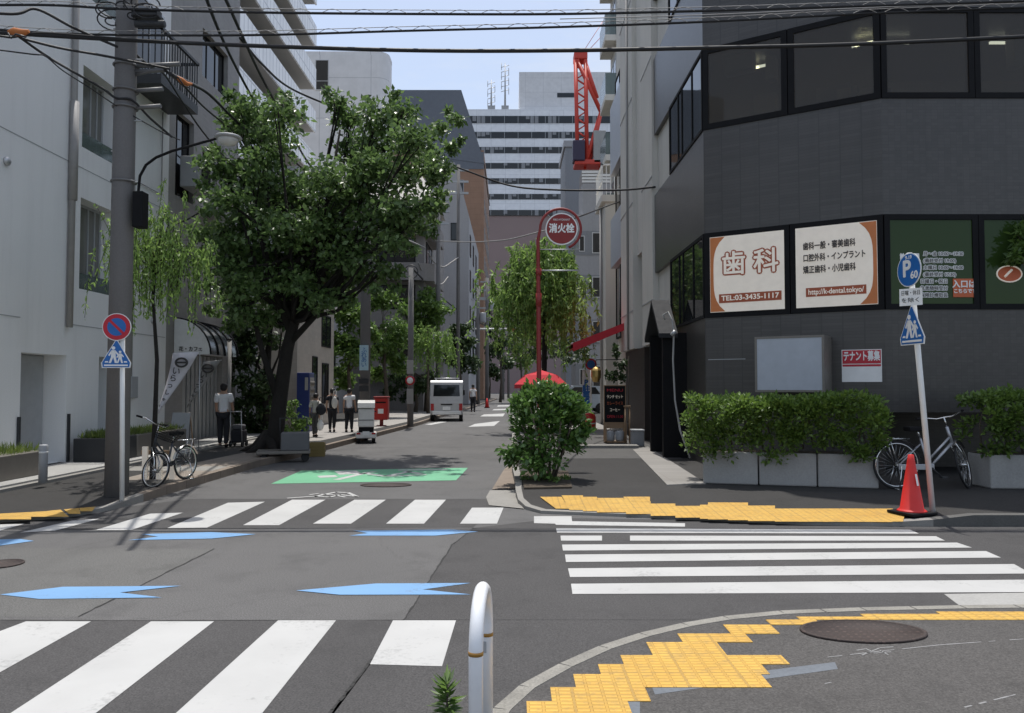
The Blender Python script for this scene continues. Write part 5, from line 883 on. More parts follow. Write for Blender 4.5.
for py, hh in ((300, .12), (272, .06)): b = MB(); a = at(538.7, py, Yh); b.tube([(a.x, a.y, a.z-hh), (a.x, a.y, a.z+hh)], .055, 10); b.build('clamp', M['red'], hy)
# white hoop bollard in front
hb = thing('hoop_bollard', 'white hoop bollard with brown reflector bands in the foreground', 'bollard', tuple(g(482, 725, .03))); Pn, Pf = at(477, 720, 3.25), at(487.5, 700, 3.68)
Pn = Vector((xat(476.3, 3.20), 3.20, .0)); Pf = Vector((xat(486.8, 3.62), 3.62, .0)); zt_ = zat(586, 3.4)-.02; rr = (Pf-Pn).length/2; b = MB(); mid = (Pn+Pf)/2; ax = (Pf-Pn).normalized()
pts = [Pn+Vector((0, 0, .02)), Pn+Vector((0, 0, zt_-rr))]+[mid+ax*(-rr*math.cos(a))+Vector((0, 0, zt_-rr+rr*math.sin(a))) for a in np.linspace(0.12, math.pi-.12, 13)]+[Pf+Vector((0, 0, zt_-rr)), Pf+Vector((0, 0, .02))]
b.tube(pts, .030, 18); b.build('hoop', plain('bollard_white', (.80, .81, .83), .32, coat=.2), hb); b = MB()
for P_, py in ((Pn, 653), (Pf, 633.5)): z = zat(py, P_.y); b.tube([P_+Vector((0, 0, z-.008)), P_+Vector((0, 0, z+.008))], .0312, 18)
b.build('reflector_band', plain('brown_band', (.33, .17, .03), .35), hb)
b = MB(); z = zat(645, Pf.y); b.obox((Pf.x-.012, Pf.y-.031, z), (.024, .004, .05)); b.build('sticker', M['gpaint'], hb)
b = MB()
for P_ in (Pn, Pf): b.lathe([(.055, .02), (.055, .034), (.032, .04)], (P_.x, P_.y, 0), 16)
b.build('foot', M['steel'], hb)
# small post at the left frontage, manhole covers
gbp = thing('post_bollard', 'grey metal post bollard on the step below the white wall', 'bollard', (xat(45, 11.1), 11.1, .19)); b = MB(); x = xat(45, 11.1); b.lathe([(.058, .19), (.058, .70), (.05, .72), (0, .722)], (x, 11.1, 0), 18); b.build('post', M['gpaint'], gbp); b = MB(); b.lathe([(.0595, .60), (.0595, .625)], (x, 11.1, 0), 18); b.build('band', M['wpaint'], gbp)
for lab, px, py, r, z in (('large rusty brown manhole cover in the near sidewalk', 863, 632, .385, .027), ('round iron cover in the road beyond the green lane', 386, 485.3, .40, .001), ('dark iron cover in the road at the left edge', 2, 564.5, .17, .001)):
    p = g(px, py, z); b = MB(); b.lathe([(r, 0), (r, .012), (r*.93, .014), (r*.93, .0105), (0, .0105)], tuple(p), 36); b.v = [(x, p.y+(y-p.y)*(.58 if px > 300 else 1), zz) for x, y, zz in b.v]; tag(b.build('manhole_cover', M['mhole']), lab, 'manhole cover')
# ------------------------------------------------------------------ bicycles
def bicycle(label, loc, rz, steer, r, sc_, col, basket, tyre='rubber'):
    t = thing('bicycle', label, 'bicycle', loc, rz, 'bicycles'); wb_ = 1.08; ax = Vector((-.30, 0, .95)).normalized(); H = Vector((wb_-.33, 0, .78)); S = Matrix.Translation(H) @ Matrix.Rotation(steer, 4, ax) @ Matrix.Translation(-H)
    def fin(b, T=None): b.v = [tuple((T @ Vector(p) if T else Vector(p))*sc_) for p in b.v]; return b
    for c, T in ((Vector((0, 0, r)), None), (Vector((wb_, 0, r)), S)):
        b = MB(); ring = [c+Vector((r*.955*math.cos(a), 0, r*.955*math.sin(a))) for a in np.linspace(0, 6.2832, 37)[:-1]]; b.tube(ring, .016, 8, closed=True); w_ = fin(b, T).build('wheel', M[tyre], t, local=True)
        b = MB(); b.tube([c+(q-c)*.93 for q in ring], .0125, 6, closed=True); fin(b, T).build('rim', M['chrome'], w_, local=True); b = MB()
        for k in range(28): a = k*2*math.pi/28; b.tube([c+Vector((.02*math.cos(a+.5), .02*(1 if k % 2 else -1), .02*math.sin(a+.5))), c+Vector((r*.88*math.cos(a), 0, r*.88*math.sin(a)))], .0016, 4)
        b.tube([c-Vector((0, .05, 0)), c+Vector((0, .05, 0))], .022, 8); fin(b, T).build('spokes', M['chrome'], w_, local=True)
        b = MB(); rng = np.linspace(.25, 2.75, 14) if T is None else np.linspace(.75, 2.3, 12); pts = [c+Vector((r*1.07*math.cos(a), 0, r*1.07*math.sin(a))) for a in rng]; V = []
        for q in pts: V += [q+Vector((0, -.026, -.008)), q+Vector((0, 0, .008)), q+Vector((0, .026, -.008))]
        b.add(V, [(3*i+j, 3*i+3+j, 3*i+4+j, 3*i+1+j) for i in range(len(pts)-1) for j in (0, 1)], 0, True); fin(b, T).build('mudguard', M['chrome'], t, local=True)
    BB = Vector((.46, 0, .29)); SH = Vector((.34, 0, .70)); HT, HB = Vector((wb_-.36, 0, .86)), Vector((wb_-.29, 0, .64)); b = MB()
    b.tube([BB, HB], .02, 8); b.tube([BB+Vector((-.02, 0, .1)), HB+Vector((-.02, 0, .09))], .016, 8); b.tube([BB, SH], .017, 8); b.tube([HT, HB], .022, 8)
    for s in (-1, 1): b.tube([BB+Vector((0, .03*s, 0)), Vector((0, .055*s, r))], .011, 6); b.tube([SH-Vector((0, 0, .08)), Vector((0, .055*s, r))], .010, 6)
    fin(b).build('frame', col, t, local=True)
    b = MB()
    for s in (-1, 1): b.tube([HB+Vector((.01, .035*s, -.02)), Vector((wb_-.06, .05*s, r+.13)), Vector((wb_, .05*s, r))], .012, 6)
    fin(b, S).build('fork', M['chrome'], t, local=True)
    b = MB(); top = HT+Vector((-.04, 0, .13)); b.tube([HT, top], .012, 8); b.tube([top+Vector((-.22, -.29, .02)), top+Vector((-.06, -.26, .04)), top+Vector((.03, -.1, .0)), top, top+Vector((.03, .1, .0)), top+Vector((-.06, .26, .04)), top+Vector((-.22, .29, .02))], .011, 8)
    hbo = fin(b, S).build('handlebar', M['chrome'], t, local=True); b = MB()
    for s in (-1, 1): b.tube([top+Vector((-.24, .292*s, .02)), top+Vector((-.12, .275*s, .032))], .017, 8)
    fin(b, S).build('grip', M['black'], hbo, local=True)
    b = MB(); s0 = SH+Vector((-.045, 0, .13)); V = [(-.15, -.09, 0), (-.15, .09, 0), (-.02, .07, 0), (.12, .025, -.005), (.12, -.025, -.005), (-.02, -.07, 0)]; b.prism([(s0.x+x, s0.y+y) for x, y, z in V], s0.z-.03, s0.z+.035); so_ = fin(b).build('saddle', M['black'], t, local=True, bevel=.015); b = MB(); b.tube([SH, s0], .013, 8); fin(b).build('seat_post', M['chrome'], so_, local=True)
    b = MB(); b.prism([(0, -.045), (.5, -.045), (.5, -.065), (0, -.065)], .27, .35); fin(b).build('chain_case', col, t, local=True, bevel=.008)
    b = MB(); b.tube([BB-Vector((0, .09, 0)), BB+Vector((0, .09, 0))], .016, 8); b.tube([BB-Vector((0, .09, 0)), BB+Vector((.12, -.09, -.11))], .009, 6); b.tube([BB+Vector((0, .09, 0)), BB+Vector((-.12, .09, .11))], .009, 6); b.obox(BB+Vector((.12, -.14, -.11)), (.08, .08, .02)); b.obox(BB+Vector((-.12, .14, .11)), (.08, .08, .02)); fin(b).build('pedal', M['rail'], t, local=True)
    b = MB()
    for s in (-.05, .05): b.tube([Vector((-.2, s, .70)), Vector((.16, s, .70))], .007, 6); b.tube([Vector((-.12, s, .70)), Vector((0, s, r))], .006, 6)
    for k in range(4): b.tube([Vector((-.2+.1*k, -.05, .70)), Vector((-.2+.1*k, .05, .70))], .006, 5)
    fin(b).build('carrier', M['chrome'], t, local=True)
    b = MB(); b.tube([Vector((.02, -.1, r)), Vector((-.04, -.14, .01))], .009, 6); b.tube([Vector((.02, .1, r)), Vector((-.04, .14, .01))], .009, 6); b.tube([Vector((-.04, -.14, .01)), Vector((-.04, .14, .01))], .009, 6); fin(b).build('stand', M['chrome'], t, local=True)
    if basket:
        b = MB(); q0 = Vector((wb_-.24, 0, .80))
        for z in np.linspace(0, .22, 7):
            w_, l_ = .12+.05*z/.22, .10+.05*z/.22; R4 = [q0+Vector((x, y, z)) for x, y in ((.0, -w_), (2*l_, -w_), (2*l_, w_), (.0, w_))]; b.tube(R4, .004, 4, closed=True)
        for x, y in [(0, y) for y in np.linspace(-.12, .12, 7)]+[(.2, y) for y in np.linspace(-.12, .12, 7)]+[(x, s) for x in np.linspace(0, .2, 6) for s in (-.12, .12)]: b.tube([q0+Vector((x, y, 0)), q0+Vector((x*1.45, y*1.4, .22))], .003, 4)
        b.quad([q0+Vector(v) for v in ((0, -.12, 0), (.2, -.12, 0), (.2, .12, 0), (0, .12, 0))]); fin(b, S).build('basket', M['black'], t, local=True)
    return t
pr = g(900, 490, .12)
bicycle('silver bicycle parked against the dark wall behind the red cone', (pr.x, pr.y+.08, .121), R(2), R(48), .335, 1.0, plain('silver_frame', (.45, .46, .48), .35, .5), False)
pl_ = at(153, 472, 10.9)
bicycle('dark small-wheeled bicycle with a front basket by the kerb at left', (-4.99, 11.98, .127), R(-106), R(82), .30, .86, plain('dark_frame', (.05, .055, .065), .35, .3), True)

# ------------------------------------------------------------------ people
def skin(name, V, E_, r, m, parent, sub=1):
    me = bpy.data.meshes.new(name); me.from_pydata([tuple(v) for v in V], E_, []); o = bpy.data.objects.new(name, me); C.objects.link(o); md = o.modifiers.new('skin', 'SKIN'); md.use_smooth_shade = True
    for i, q in enumerate(r):
        sv = me.skin_vertices[0].data[i]; sv.radius = q if isinstance(q, tuple) else (q, q); sv.use_root = (i == 0)
    sbs = o.modifiers.new('sub', 'SUBSURF'); sbs.levels = sub; sbs.render_levels = sub; bpy.context.view_layer.update()
    m2 = bpy.data.meshes.new_from_object(o.evaluated_get(bpy.context.evaluated_depsgraph_get())); bpy.data.objects.remove(o); bpy.data.meshes.remove(me); m2.name = name; m2.materials.clear(); m2.materials.append(m)
    m2.polygons.foreach_set('use_smooth', [True]*len(m2.polygons)); o = bpy.data.objects.new(name, m2); C.objects.link(o); o.parent = parent; return o
def person(label, loc, rz, h, stride, arms, shirt, trou, sleeve=.5, lean=0.0, head_yaw=0.0):
    """walker facing local +Y; arms = ((elbow offset, wrist offset) left, right) in body heights"""
    t = thing('person', label, 'person', loc, rz, 'people on the left sidewalk'); V = []; E_ = []; rr = []; names = {}
    def add(k, p, r_, par=None):
        V.append(Vector((p[0], p[1]+lean*max(0, p[2]-.5), p[2]))*h); rr.append(tuple(q*h for q in r_) if isinstance(r_, tuple) else r_*h); names[k] = len(V)-1
        if par is not None: E_.append((names[par], names[k]))
    add('pelvis', (0, 0, .53), (.078, .062)); add('waist', (0, 0, .62), (.060, .046), 'pelvis'); add('chest', (0, .004, .735), (.072, .052), 'waist'); add('neckb', (0, -.002, .815), (.04, .036), 'chest'); add('neck', (0, .008, .852), .031, 'neckb'); add('head', (0, .016, .905), (.046, .056), 'neck'); add('top', (0, .012, .955), (.036, .044), 'head'); add('nose', (.065*math.sin(head_yaw), .072, .898), .010, 'head')
    for s, k in ((-1, 'l'), (1, 'r')): add('ear'+k, (s*.051, .012, .90), .011, 'head')
    for s, k, (eo, wo_) in ((-1, 'l', arms[0]), (1, 'r', arms[1])):
        sh_ = Vector((s*.097, -.002, .795)); e = sh_+Vector((s*eo[0], eo[1], eo[2])); wv = e+Vector((s*wo_[0], wo_[1], wo_[2])); dr = (wv-e).normalized(); add('sh'+k, sh_, .030, 'neckb'); add('el'+k, e, .025, 'sh'+k); add('wr'+k, wv, .017, 'el'+k); pm = wv+dr*.04; add('pa'+k, pm, (.020, .014), 'wr'+k)
        side = dr.cross(Vector((0, 1, 0)) if abs(dr.y) < .8 else Vector((0, 0, 1))).cross(dr).normalized()
        for fi, ln in enumerate((.040, .046, .043, .034)): b0 = pm+side*(.0125*(1.5-fi)); k1 = b0+dr*ln*.6; add('f%d%s' % (fi, k), k1, .0055, 'pa'+k); add('g%d%s' % (fi, k), k1+dr*ln*.4+Vector((-s*.012, .004, 0)), .0045, 'f%d%s' % (fi, k))
        add('th'+k, wv+dr*.02+side*.026, .0065, 'wr'+k); add('tt'+k, wv+dr*.045+side*.034, .0055, 'th'+k)
    for s, k, st in ((-1, 'l', stride), (1, 'r', -stride)):
        add('hip'+k, (s*.048, 0, .495), .054, 'pelvis'); add('kn'+k, (s*.05, st*.5+.02, .285), .036, 'hip'+k); add('an'+k, (s*.05, st-(.03 if st < 0 else 0), .045+(.035 if st < -.03 else 0)), .022, 'kn'+k); add('toe'+k, (s*.055, st+.075-(.03 if st < 0 else 0), .018+(.006 if st < -.03 else 0)), (.022, .016), 'an'+k)
    skin('body', V, E_, rr, M['skin'], t)
    def sub(keys, gr, cuts=()):
        ids = {}; v2 = []; r2 = []; e2 = []
        for k in keys: ids[k] = len(v2); v2.append(V[names[k]]); q = rr[names[k]]; r2.append(tuple(x+gr*h for x in (q if isinstance(q, tuple) else (q, q))))
        for a, c in E_:
            ka = [k for k, i in names.items() if i == a][0]; kc = [k for k, i in names.items() if i == c][0]
            if ka in ids and kc in ids: e2.append((ids[ka], ids[kc]))
        for a, c, f in cuts: v2.append(V[names[a]].lerp(V[names[c]], f)); q = rr[names[c]]; q = q if isinstance(q, tuple) else (q, q); r2.append(tuple(x+(gr+.006)*h for x in q)); e2.append((ids[a], len(v2)-1))
        return v2, e2, r2
    v2, e2, r2 = sub(['waist', 'pelvis', 'chest', 'neckb', 'shl', 'shr'], .016, (('shl', 'ell', sleeve), ('shr', 'elr', sleeve))); v2[3] = v2[3]-Vector((0, 0, .012*h)); skin('shirt', v2, e2, r2, shirt, t)
    v2, e2, r2 = sub(['pelvis', 'hipl', 'hipr', 'knl', 'knr', 'anl', 'anr'], .012); skin('trousers', v2, e2, r2, trou, t)
    for k in ('l', 'r'):
        a, c = V[names['an'+k]], V[names['toe'+k]]; b = MB(); m_ = a.lerp(c, .42); L_ = (c-a).length; yaw = 0; b.ball((m_.x, m_.y, c.z+.016*h-.012*h), (.028*h, .075*h, .026*h), 12); b.build('shoe', M['black'], t, local=True)
    b = MB(); hd = V[names['head']]; b.ball((hd.x, hd.y-.006*h, hd.z+.030*h), (.056*h, .064*h, .050*h), 14); b.ball((hd.x, hd.y-.026*h, hd.z+.004*h), (.052*h, .042*h, .052*h), 14); b.build('hair', M['hair'], t, local=True)
    b = MB()
    for s in (-1, 1): b.ball((hd.x+s*.02*h, hd.y+.052*h, hd.z+.004*h), .007*h, 8)
    b.build('eyes', M['sinkk'], t, local=True); b = MB(); b.obox((hd.x, hd.y+.054*h, hd.z-.030*h), (.03*h, .006*h, .006*h)); b.build('mouth', M['maroon'], t, local=True)
    return t, V, names
DOWN = ((.022, -.015, -.165), (.008, .03, -.145)); SW = ((.020, .05, -.155), (.0, .075, -.12)); BK = ((.022, -.06, -.15), (.006, -.01, -.145))
z_ = .121
def pers(label, px, pyb, pyt, rz, *a, **k):
    p = g(px, pyb, z_); h = (zat(pyt, p.y)-z_)/.985; t, V, nm = person(label, (p.x, p.y, z_), rz, h, *a, **k); Rz = Matrix.Rotation(rz, 3, 'Z'); return t, p, h, (lambda n: p+Vector((0, 0, z_-p.z))+Rz @ V[nm[n]])
t1, p, h1, J = pers('person in white shirt and dark trousers pushing a cart past the shop', 223, 447, 383, R(12), .03, (SW, ((.02, .06, -.15), (.0, .10, -.07))), M['shirt'], M['trou'], .75)
cart = thing('hand_cart', 'small dark hand cart loaded with bags pushed past the shop', 'cart', (p.x+.30, p.y+.16, z_)); cx, cy = p.x+.30, p.y+.16; b = MB()
for s in (-.13, .13): b.tube([(cx+s, cy-.12, .2), (cx+s, cy-.2, .95)], .012, 6); b.tube([(cx+s, cy-.16, .2), (cx+s, cy+.2, .2)], .012, 6)
b.tube([(cx-.13, cy-.2, .95), (cx+.13, cy-.2, .95)], .014, 6); b.build('frame', M['alu'], cart); b = MB(); b.box(cx-.15, cx+.15, cy-.13, cy+.2, .215, .52); b.build('bag', M['trou'], cart, bevel=.04); b = MB(); b.box(cx-.13, cx+.13, cy-.1, cy+.17, .523, .64); b.build('bundle', M['greyt'], cart, bevel=.04)
for sx in (-.14, .14):
    for sy in (-.12, .16): b = MB(); b.lathe([(.07, -.018), (.075, 0), (.07, .018)], (cx+sx, cy+sy, .196), 14, axis='x'); b.build('wheel', M['rubber'], cart)
t2, p, h2, J2 = pers('person in a pale top with a dark bag, leftmost of the walking three', 315, 437, 393, R(-8), .05, (DOWN, BK), M['bag'], M['greyt'], .9, lean=.05)
t3, p3, h3, J3 = pers('person in black carrying a white shoulder bag, middle of the walking three', 332, 432, 388, R(4), .035, (DOWN, DOWN), M['navy'], M['trou'], .6)
t4, p4, h4, J4 = pers('person in white shirt and black trousers, rightmost of the walking three', 349, 432, 388, R(-3), -.03, (DOWN, SW), M['shirt'], M['trou'], .55)
def sack(name, label, c, s, m, rz=0):
    t = thing(name, label, 'bag', c); b = MB(); b.ball((0, 0, 0), s, 14); b.v = [(x*(1-.25*max(0, z/s[2])), y, z) for x, y, z in b.v]; b.build('body', m, t, local=True); b = MB(); b.tube([(-s[0]*.6, 0, s[2]*.8), (-s[0]*.2, 0, s[2]*1.9), (s[0]*.4, 0, s[2]*1.9), (s[0]*.6, 0, s[2]*.8)], .012, 6); b.build('strap', m, t, local=True); return t
c = J2('wrr'); sack('bag', 'dark shoulder bag hanging at the pale-topped walker', tuple(J2('pelvis')+Vector((.19, -.12, .12))), (.15, .09, .17), M['navy']); sack('bag', 'white plastic bag in the hand of the pale-topped walker', tuple(J2('par')+Vector((.03, 0, -.24))), (.10, .07, .16), M['swhite'])
sack('bag', 'pale cloth bag on the back of the walker in black', tuple(J3('waist')+Vector((.11, -.16, .06))), (.10, .06, .19), M['bag'])

# ------------------------------------------------------------------ vehicles
def wheel(t, x, y, r, w_, z=0, name='wheel', ax='x'):
    b = MB(); b.lathe([(r*.62, -w_/2), (r*.94, -w_/2), (r, -w_*.3), (r, w_*.3), (r*.94, w_/2), (r*.62, w_/2)], (x, y, z+r), 24, axis=ax); o = b.build('wheel', M['rubber'], t, local=True)
    b = MB(); b.lathe([(0, -w_*.4), (r*.6, -w_*.44), (r*.64, -w_*.3), (r*.64, w_*.3), (r*.6, w_*.44), (0, w_*.4)], (x, y, z+r), 20, axis=ax); b.build('rim', M['alu'], o, local=True)
def auto(name, label, cat, loc, rz, prof, W_, paintm, wheels, panes, lights, extra=None):
    t = thing(name, label, cat, loc, rz); b = MB(); I = Matrix.Identity(4); b.profile(prof, I, W_); b.build('body', paintm, t, local=True, bevel=.05, seg=3)
    for y in wheels:
        for s in (-1, 1): wheel(t, s*(W_/2-.075), y, .275, .16)
    for nm, pts, m in panes: q = MB(); n = len(pts); c = Vector(pts[0])-Vector(pts[1]); nr_ = (Vector(pts[1])-Vector(pts[0])).cross(Vector(pts[2])-Vector(pts[1])).normalized(); q.add([tuple(Vector(p)-nr_*.02) for p in pts]+[tuple(Vector(p)+nr_*.006) for p in pts], [tuple(range(n-1, -1, -1)), tuple(range(n, 2*n))]+[(i, (i+1) % n, n+(i+1) % n, n+i) for i in range(n)]); q.build(nm, m, t, local=True)
    for nm, x0, x1, y0, y1, z0, z1, m in lights: q = MB(); q.box(x0, x1, y0, y1, z0, z1); q.build(nm, m, t, local=True, bevel=.008)
    if extra: extra(t)
    return t
WV = 1.42; pv = g(446.5, 421.5); vprof = [(.02, .28), (0, .42), (0, .80), (.10, 1.70), (.20, 1.80), (2.55, 1.80), (2.75, 1.70), (3.15, 1.02), (3.30, .92), (3.33, .30)]
def onr(z): return .10*(z-.80)/.90
def vx(t):
    b = MB(); b.box(-.62, .62, -.06, .02, .30, .46); b.build('bumper', M['wpaint'], t, local=True, bevel=.02); b = MB(); b.box(-.17, .17, -.075, -.06, .50, .66); b.build('number_plate', M['swhite'], t, local=True)
    b = MB(); b.box(-.25, .25, -.015, .0, .72, .77); b.build('rear_handle', M['black'], t, local=True)
    b = MB()
    for x in (-.5, .5): b.tube([(x, .35, 1.87), (x, 2.4, 1.87)], .018, 6)
    for y in (.4, 1.0, 1.7, 2.35): b.tube([(-.55, y, 1.9), (.55, y, 1.9)], .016, 6); b.tube([(-.5, y, 1.79), (-.5, y, 1.9)], .016, 6); b.tube([(.5, y, 1.79), (.5, y, 1.9)], .016, 6)
    b.build('roof_rack', M['alu'], t, local=True)
    for s in (-1, 1): b = MB(); b.box(s*.74-.08, s*.74+.08, 2.72, 2.80, 1.12, 1.36); b.build('mirror', M['black'], t, local=True, bevel=.02)
auto('delivery_van', 'white boxy delivery van driving away down the street', 'van', (pv.x, pv.y, .0), R(4), vprof, WV, plain('van_white', (.46, .46, .455), .3, coat=.5), (.55, 2.75),
     [('rear_window', [(-.58, onr(1.10), 1.10), (.58, onr(1.10), 1.10), (.55, onr(1.60), 1.60), (-.55, onr(1.60), 1.60)], M['glass'])]+[('side_window', ([(s*.731, a, 1.1), (s*.731, c, 1.1), (s*.731, c-.04, 1.58), (s*.731, a, 1.58)] if s > 0 else [(s*.731, c, 1.1), (s*.731, a, 1.1), (s*.731, a, 1.58), (s*.731, c-.04, 1.58)]), M['glass']) for s in (-1, 1) for a, c in ((.3, 1.35), (1.42, 2.55))]+[('windscreen', [(.6, 3.10, 1.10), (-.6, 3.10, 1.10), (-.55, 2.80, 1.64), (.55, 2.80, 1.64)], M['glass'])],
     [('tail_light', s*.62-.07, s*.62+.07, -.02, .03, .48, .78, M['tail']) for s in (-1, 1)]+[('headlight', s*.5-.14, s*.5+.14, 3.27, 3.325, .62, .80, M['swhite']) for s in (-1, 1)], vx)
cprof = [(.05, .28), (0, .45), (.03, .85), (.35, 1.0), (.75, 1.42), (2.1, 1.45), (2.75, 1.0), (3.5, .88), (3.72, .70), (3.75, .3)]
auto('parked_car', 'pale blue car parked in the yard beyond the menu board', 'car', (xat(613, 41), 41.5, .13), R(90), cprof, 1.6, plain('car_pale_blue', (.45, .52, .60), .3, coat=.6), (.7, 2.95),
     [('side_window', ([(s*.801, .7, 1.0), (s*.801, 2.5, 1.0), (s*.801, 2.05, 1.36), (s*.801, .95, 1.36)] if s > 0 else [(s*.801, 2.5, 1.0), (s*.801, .7, 1.0), (s*.801, .95, 1.36), (s*.801, 2.05, 1.36)]), M['glass']) for s in (-1, 1)]+[('windscreen', [(.62, 2.66, 1.06), (-.62, 2.66, 1.06), (-.55, 2.18, 1.41), (.55, 2.18, 1.41)], M['glass'])],
     [('headlight', s*.55-.16, s*.55+.16, 3.62, 3.745, .62, .78, M['swhite']) for s in (-1, 1)]+[('bumper', -.7, .7, 3.70, 3.80, .32, .52, M['rail'])])
# delivery trike with canopy
ps = g(366, 443.5); tk = thing('delivery_trike', 'white three wheeled delivery scooter with a roof parked at the kerb', 'scooter', (ps.x, ps.y, 0), R(10)); wh = plain('trike_white', (.74, .73, .70), .35, coat=.3); b = MB(); b.box(-.215, .215, .0, .72, .44, .93); b.build('cargo_box', wh, tk, local=True, bevel=.035)
b = MB(); b.profile([(-.02, .95), (.03, 1.10), (.5, 1.16), (1.15, 1.12), (1.15, 1.07), (.5, 1.10), (.08, 1.04)], Matrix.Identity(4), .46); b.build('roof', wh, tk, local=True, bevel=.015); b = MB(); b.box(-.28, .28, -.04, .6, .14, .30); b.build('rear_fender', wh, tk, local=True, bevel=.03); b = MB(); b.box(-.2, .2, .02, .65, .30, .438); b.build('chassis', M['black'], tk, local=True)
b = MB(); b.profile([(1.15, 1.1), (1.38, .45), (1.40, .3), (1.36, .3), (1.10, 1.08)], Matrix.Identity(4), .42); b.build('windshield', M['rail_glass'], tk, local=True); b = MB(); b.box(-.12, .12, .7, 1.2, .42, .56); b.build('seat', M['black'], tk, local=True, bevel=.03); b = MB(); b.box(-.15, .15, .6, 1.42, .16, .26); b.build('footboard', M['rail'], tk, local=True)
b = MB(); b.tube([(0, 1.4, .5), (0, 1.32, .8)], .018, 8); b.tube([(-.27, 1.28, .82), (.27, 1.28, .82)], .014, 8); b.build('handlebar', M['black'], tk, local=True); b = MB(); b.box(-.09, .09, -.055, -.04, .22, .33); b.build('number_plate', M['swhite'], tk, local=True)
for s in (-1, 1): b = MB(); b.box(s*.2-.05, s*.2+.05, -.052, -.03, .245, .295); b.build('tail_light', M['tail'], tk, local=True); wheel(tk, s*.2, .2, .15, .1)
wheel(tk, 0, 1.45, .16, .09); b = MB(); b.box(-.2, .2, -.008, .0, .62, .64); b.build('lid_seam', M['rail'], tk, local=True)
# red post box
pm_ = g(381.5, 426, .12); pbx = thing('post_box', 'red post box on the left sidewalk behind the delivery trike', 'post box', (pm_.x, pm_.y, .12)); b = MB(); b.box(-.25, .25, -.2, .2, .22, 1.0); b.build('body', plain('post_red', (.42, .02, .015), .35), pbx, local=True, bevel=.035); b = MB(); b.box(-.06, .06, -.05, .05, 0, .221); b.box(-.16, .16, -.13, .13, 0, .03); b.build('leg', M['red'], pbx, local=True); b = MB(); b.box(-.27, .27, -.215, .215, 1.0, 1.06); b.build('cap', M['red'], pbx, local=True, bevel=.02); b = MB(); b.box(-.18, .18, -.206, -.2, .82, .87); b.build('slot', M['black'], pbx, local=True); b = MB(); b.box(-.1, .1, -.205, -.2, .45, .62); b.build('notice', M['swhite'], pbx, local=True)
# platform trolley with grey box and a crate
pt2 = g(296, 463); tr = thing('platform_trolley', 'pale flat trolley with a grey box parked under the cherry tree', 'trolley', (pt2.x-.1, pt2.y+.3, .02), R(14)); b = MB(); b.box(-.75, .30, -.3, .3, .16, .22); b.build('platform', M['case'], tr, local=True, bevel=.01); b = MB(); b.box(-.28, .28, -.27, .25, .222, .58); b.build('box', plain('trolley_grey', (.12, .12, .125), .6), tr, local=True, bevel=.02)
b = MB(); b.tube([(-.30, .27, .2), (-.32, .28, .86), (.22, .28, .86), (.24, .27, .2)], .016, 8); b.build('handle', M['rail'], tr, local=True)
for sx in (-.6, .2):
    for sy in (-.22, .22): b = MB(); b.lathe([(.07, -.02), (.08, 0), (.07, .02)], (sx, sy, .08), 14, axis='y'); b.build('wheel', M['rubber'], tr, local=True)
pk = g(316, 456.5); ck = thing('crate', 'yellow brown plastic crate beside the platform trolley', 'crate', (pk.x, pk.y+.1, .0), R(10)); b = MB()
for q in ((-.17, .17, -.15, -.13), (-.17, .17, .13, .15), (-.17, -.15, -.13, .13), (.15, .17, -.13, .13)): b.box(*q, .012, .30)
b.box(-.168, .168, -.148, .148, .001, .012); b.build('shell', M['yellow'], ck, local=True); b = MB()
for z in (.08, .15, .22): b.box(-.18, .18, -.16, -.151, z, z+.025); b.box(-.18, .18, .151, .16, z, z+.025)
b.build('rib', M['yellow'], ck, local=True)
# vending machine
pvm = (-6.56, 24.8); vm = thing('vending_machine', 'blue drinks vending machine against the beige house', 'vending machine', (pvm[0], pvm[1], .12)); b = MB(); b.box(-.2, .2, -.3, .3, .001, 1.85); b.build('cabinet', M['blu'], vm, local=True, bevel=.02); b = MB(); b.box(.201, .21, -.25, .25, .95, 1.7); w_ = b.build('display_window', M['conc'], vm, local=True); b = MB()
for k in range(5):
    for j in range(3): b.tube([(.215, -.19+.095*k, 1.0+.22*j), (.215, -.19+.095*k, 1.14+.22*j)], .028, 8)
b.build('bottles', M['case'], w_, local=True); b = MB(); b.box(.201, .208, -.2, .2, .18, .34); b.build('flap', M['black'], vm, local=True); b = MB(); b.box(.06, .16, -.308, -.301, 1.3, 1.7); b.build('notice', M['conc'], vm, local=True)

# ------------------------------------------------------------------ shop furniture on the right sidewalk
aw = thing('awning', 'red fabric awning over the cafe front on the right', 'awning', (3.4, 25, 3.0)); b = MB(); Y0, Y2 = 23.6, 26.6; V = [(xat(627, Y0), zat(322, Y0)), (xat(573, Y0), zat(343, Y0)), (xat(573, Y0), zat(348, Y0))]
b.add([(x, y, z) for y in (Y0, Y2) for x, z in V], [(0, 3, 4, 1), (1, 4, 5, 2), (0, 1, 2)]); q0, q1 = V[0], V[1]; b.add([(q0[0], Y0-.004, q0[1]), (q1[0], Y0-.004, q1[1]), (q1[0], Y0-.004, q1[1]-.26), (q0[0], Y0-.004, q0[1]-.22)], [(0, 1, 2, 3)]); b.add([(x, y, z-.03) for y in (Y0, Y2) for x, z in V], [(1, 4, 3, 0), (2, 5, 4, 1), (3, 4, 5)]); b.build('canvas', M['redf'], aw); b = MB()
for y in (Y0+.05, Y2-.05): b.tube([(V[0][0], y, V[0][1]-.1), (V[1][0], y, V[1][1]-.06)], .02, 6)
b.tube([(V[1][0], Y0, V[1][1]), (V[1][0], Y2, V[1][1])], .025, 6); b.build('arm', M['alu'], aw)
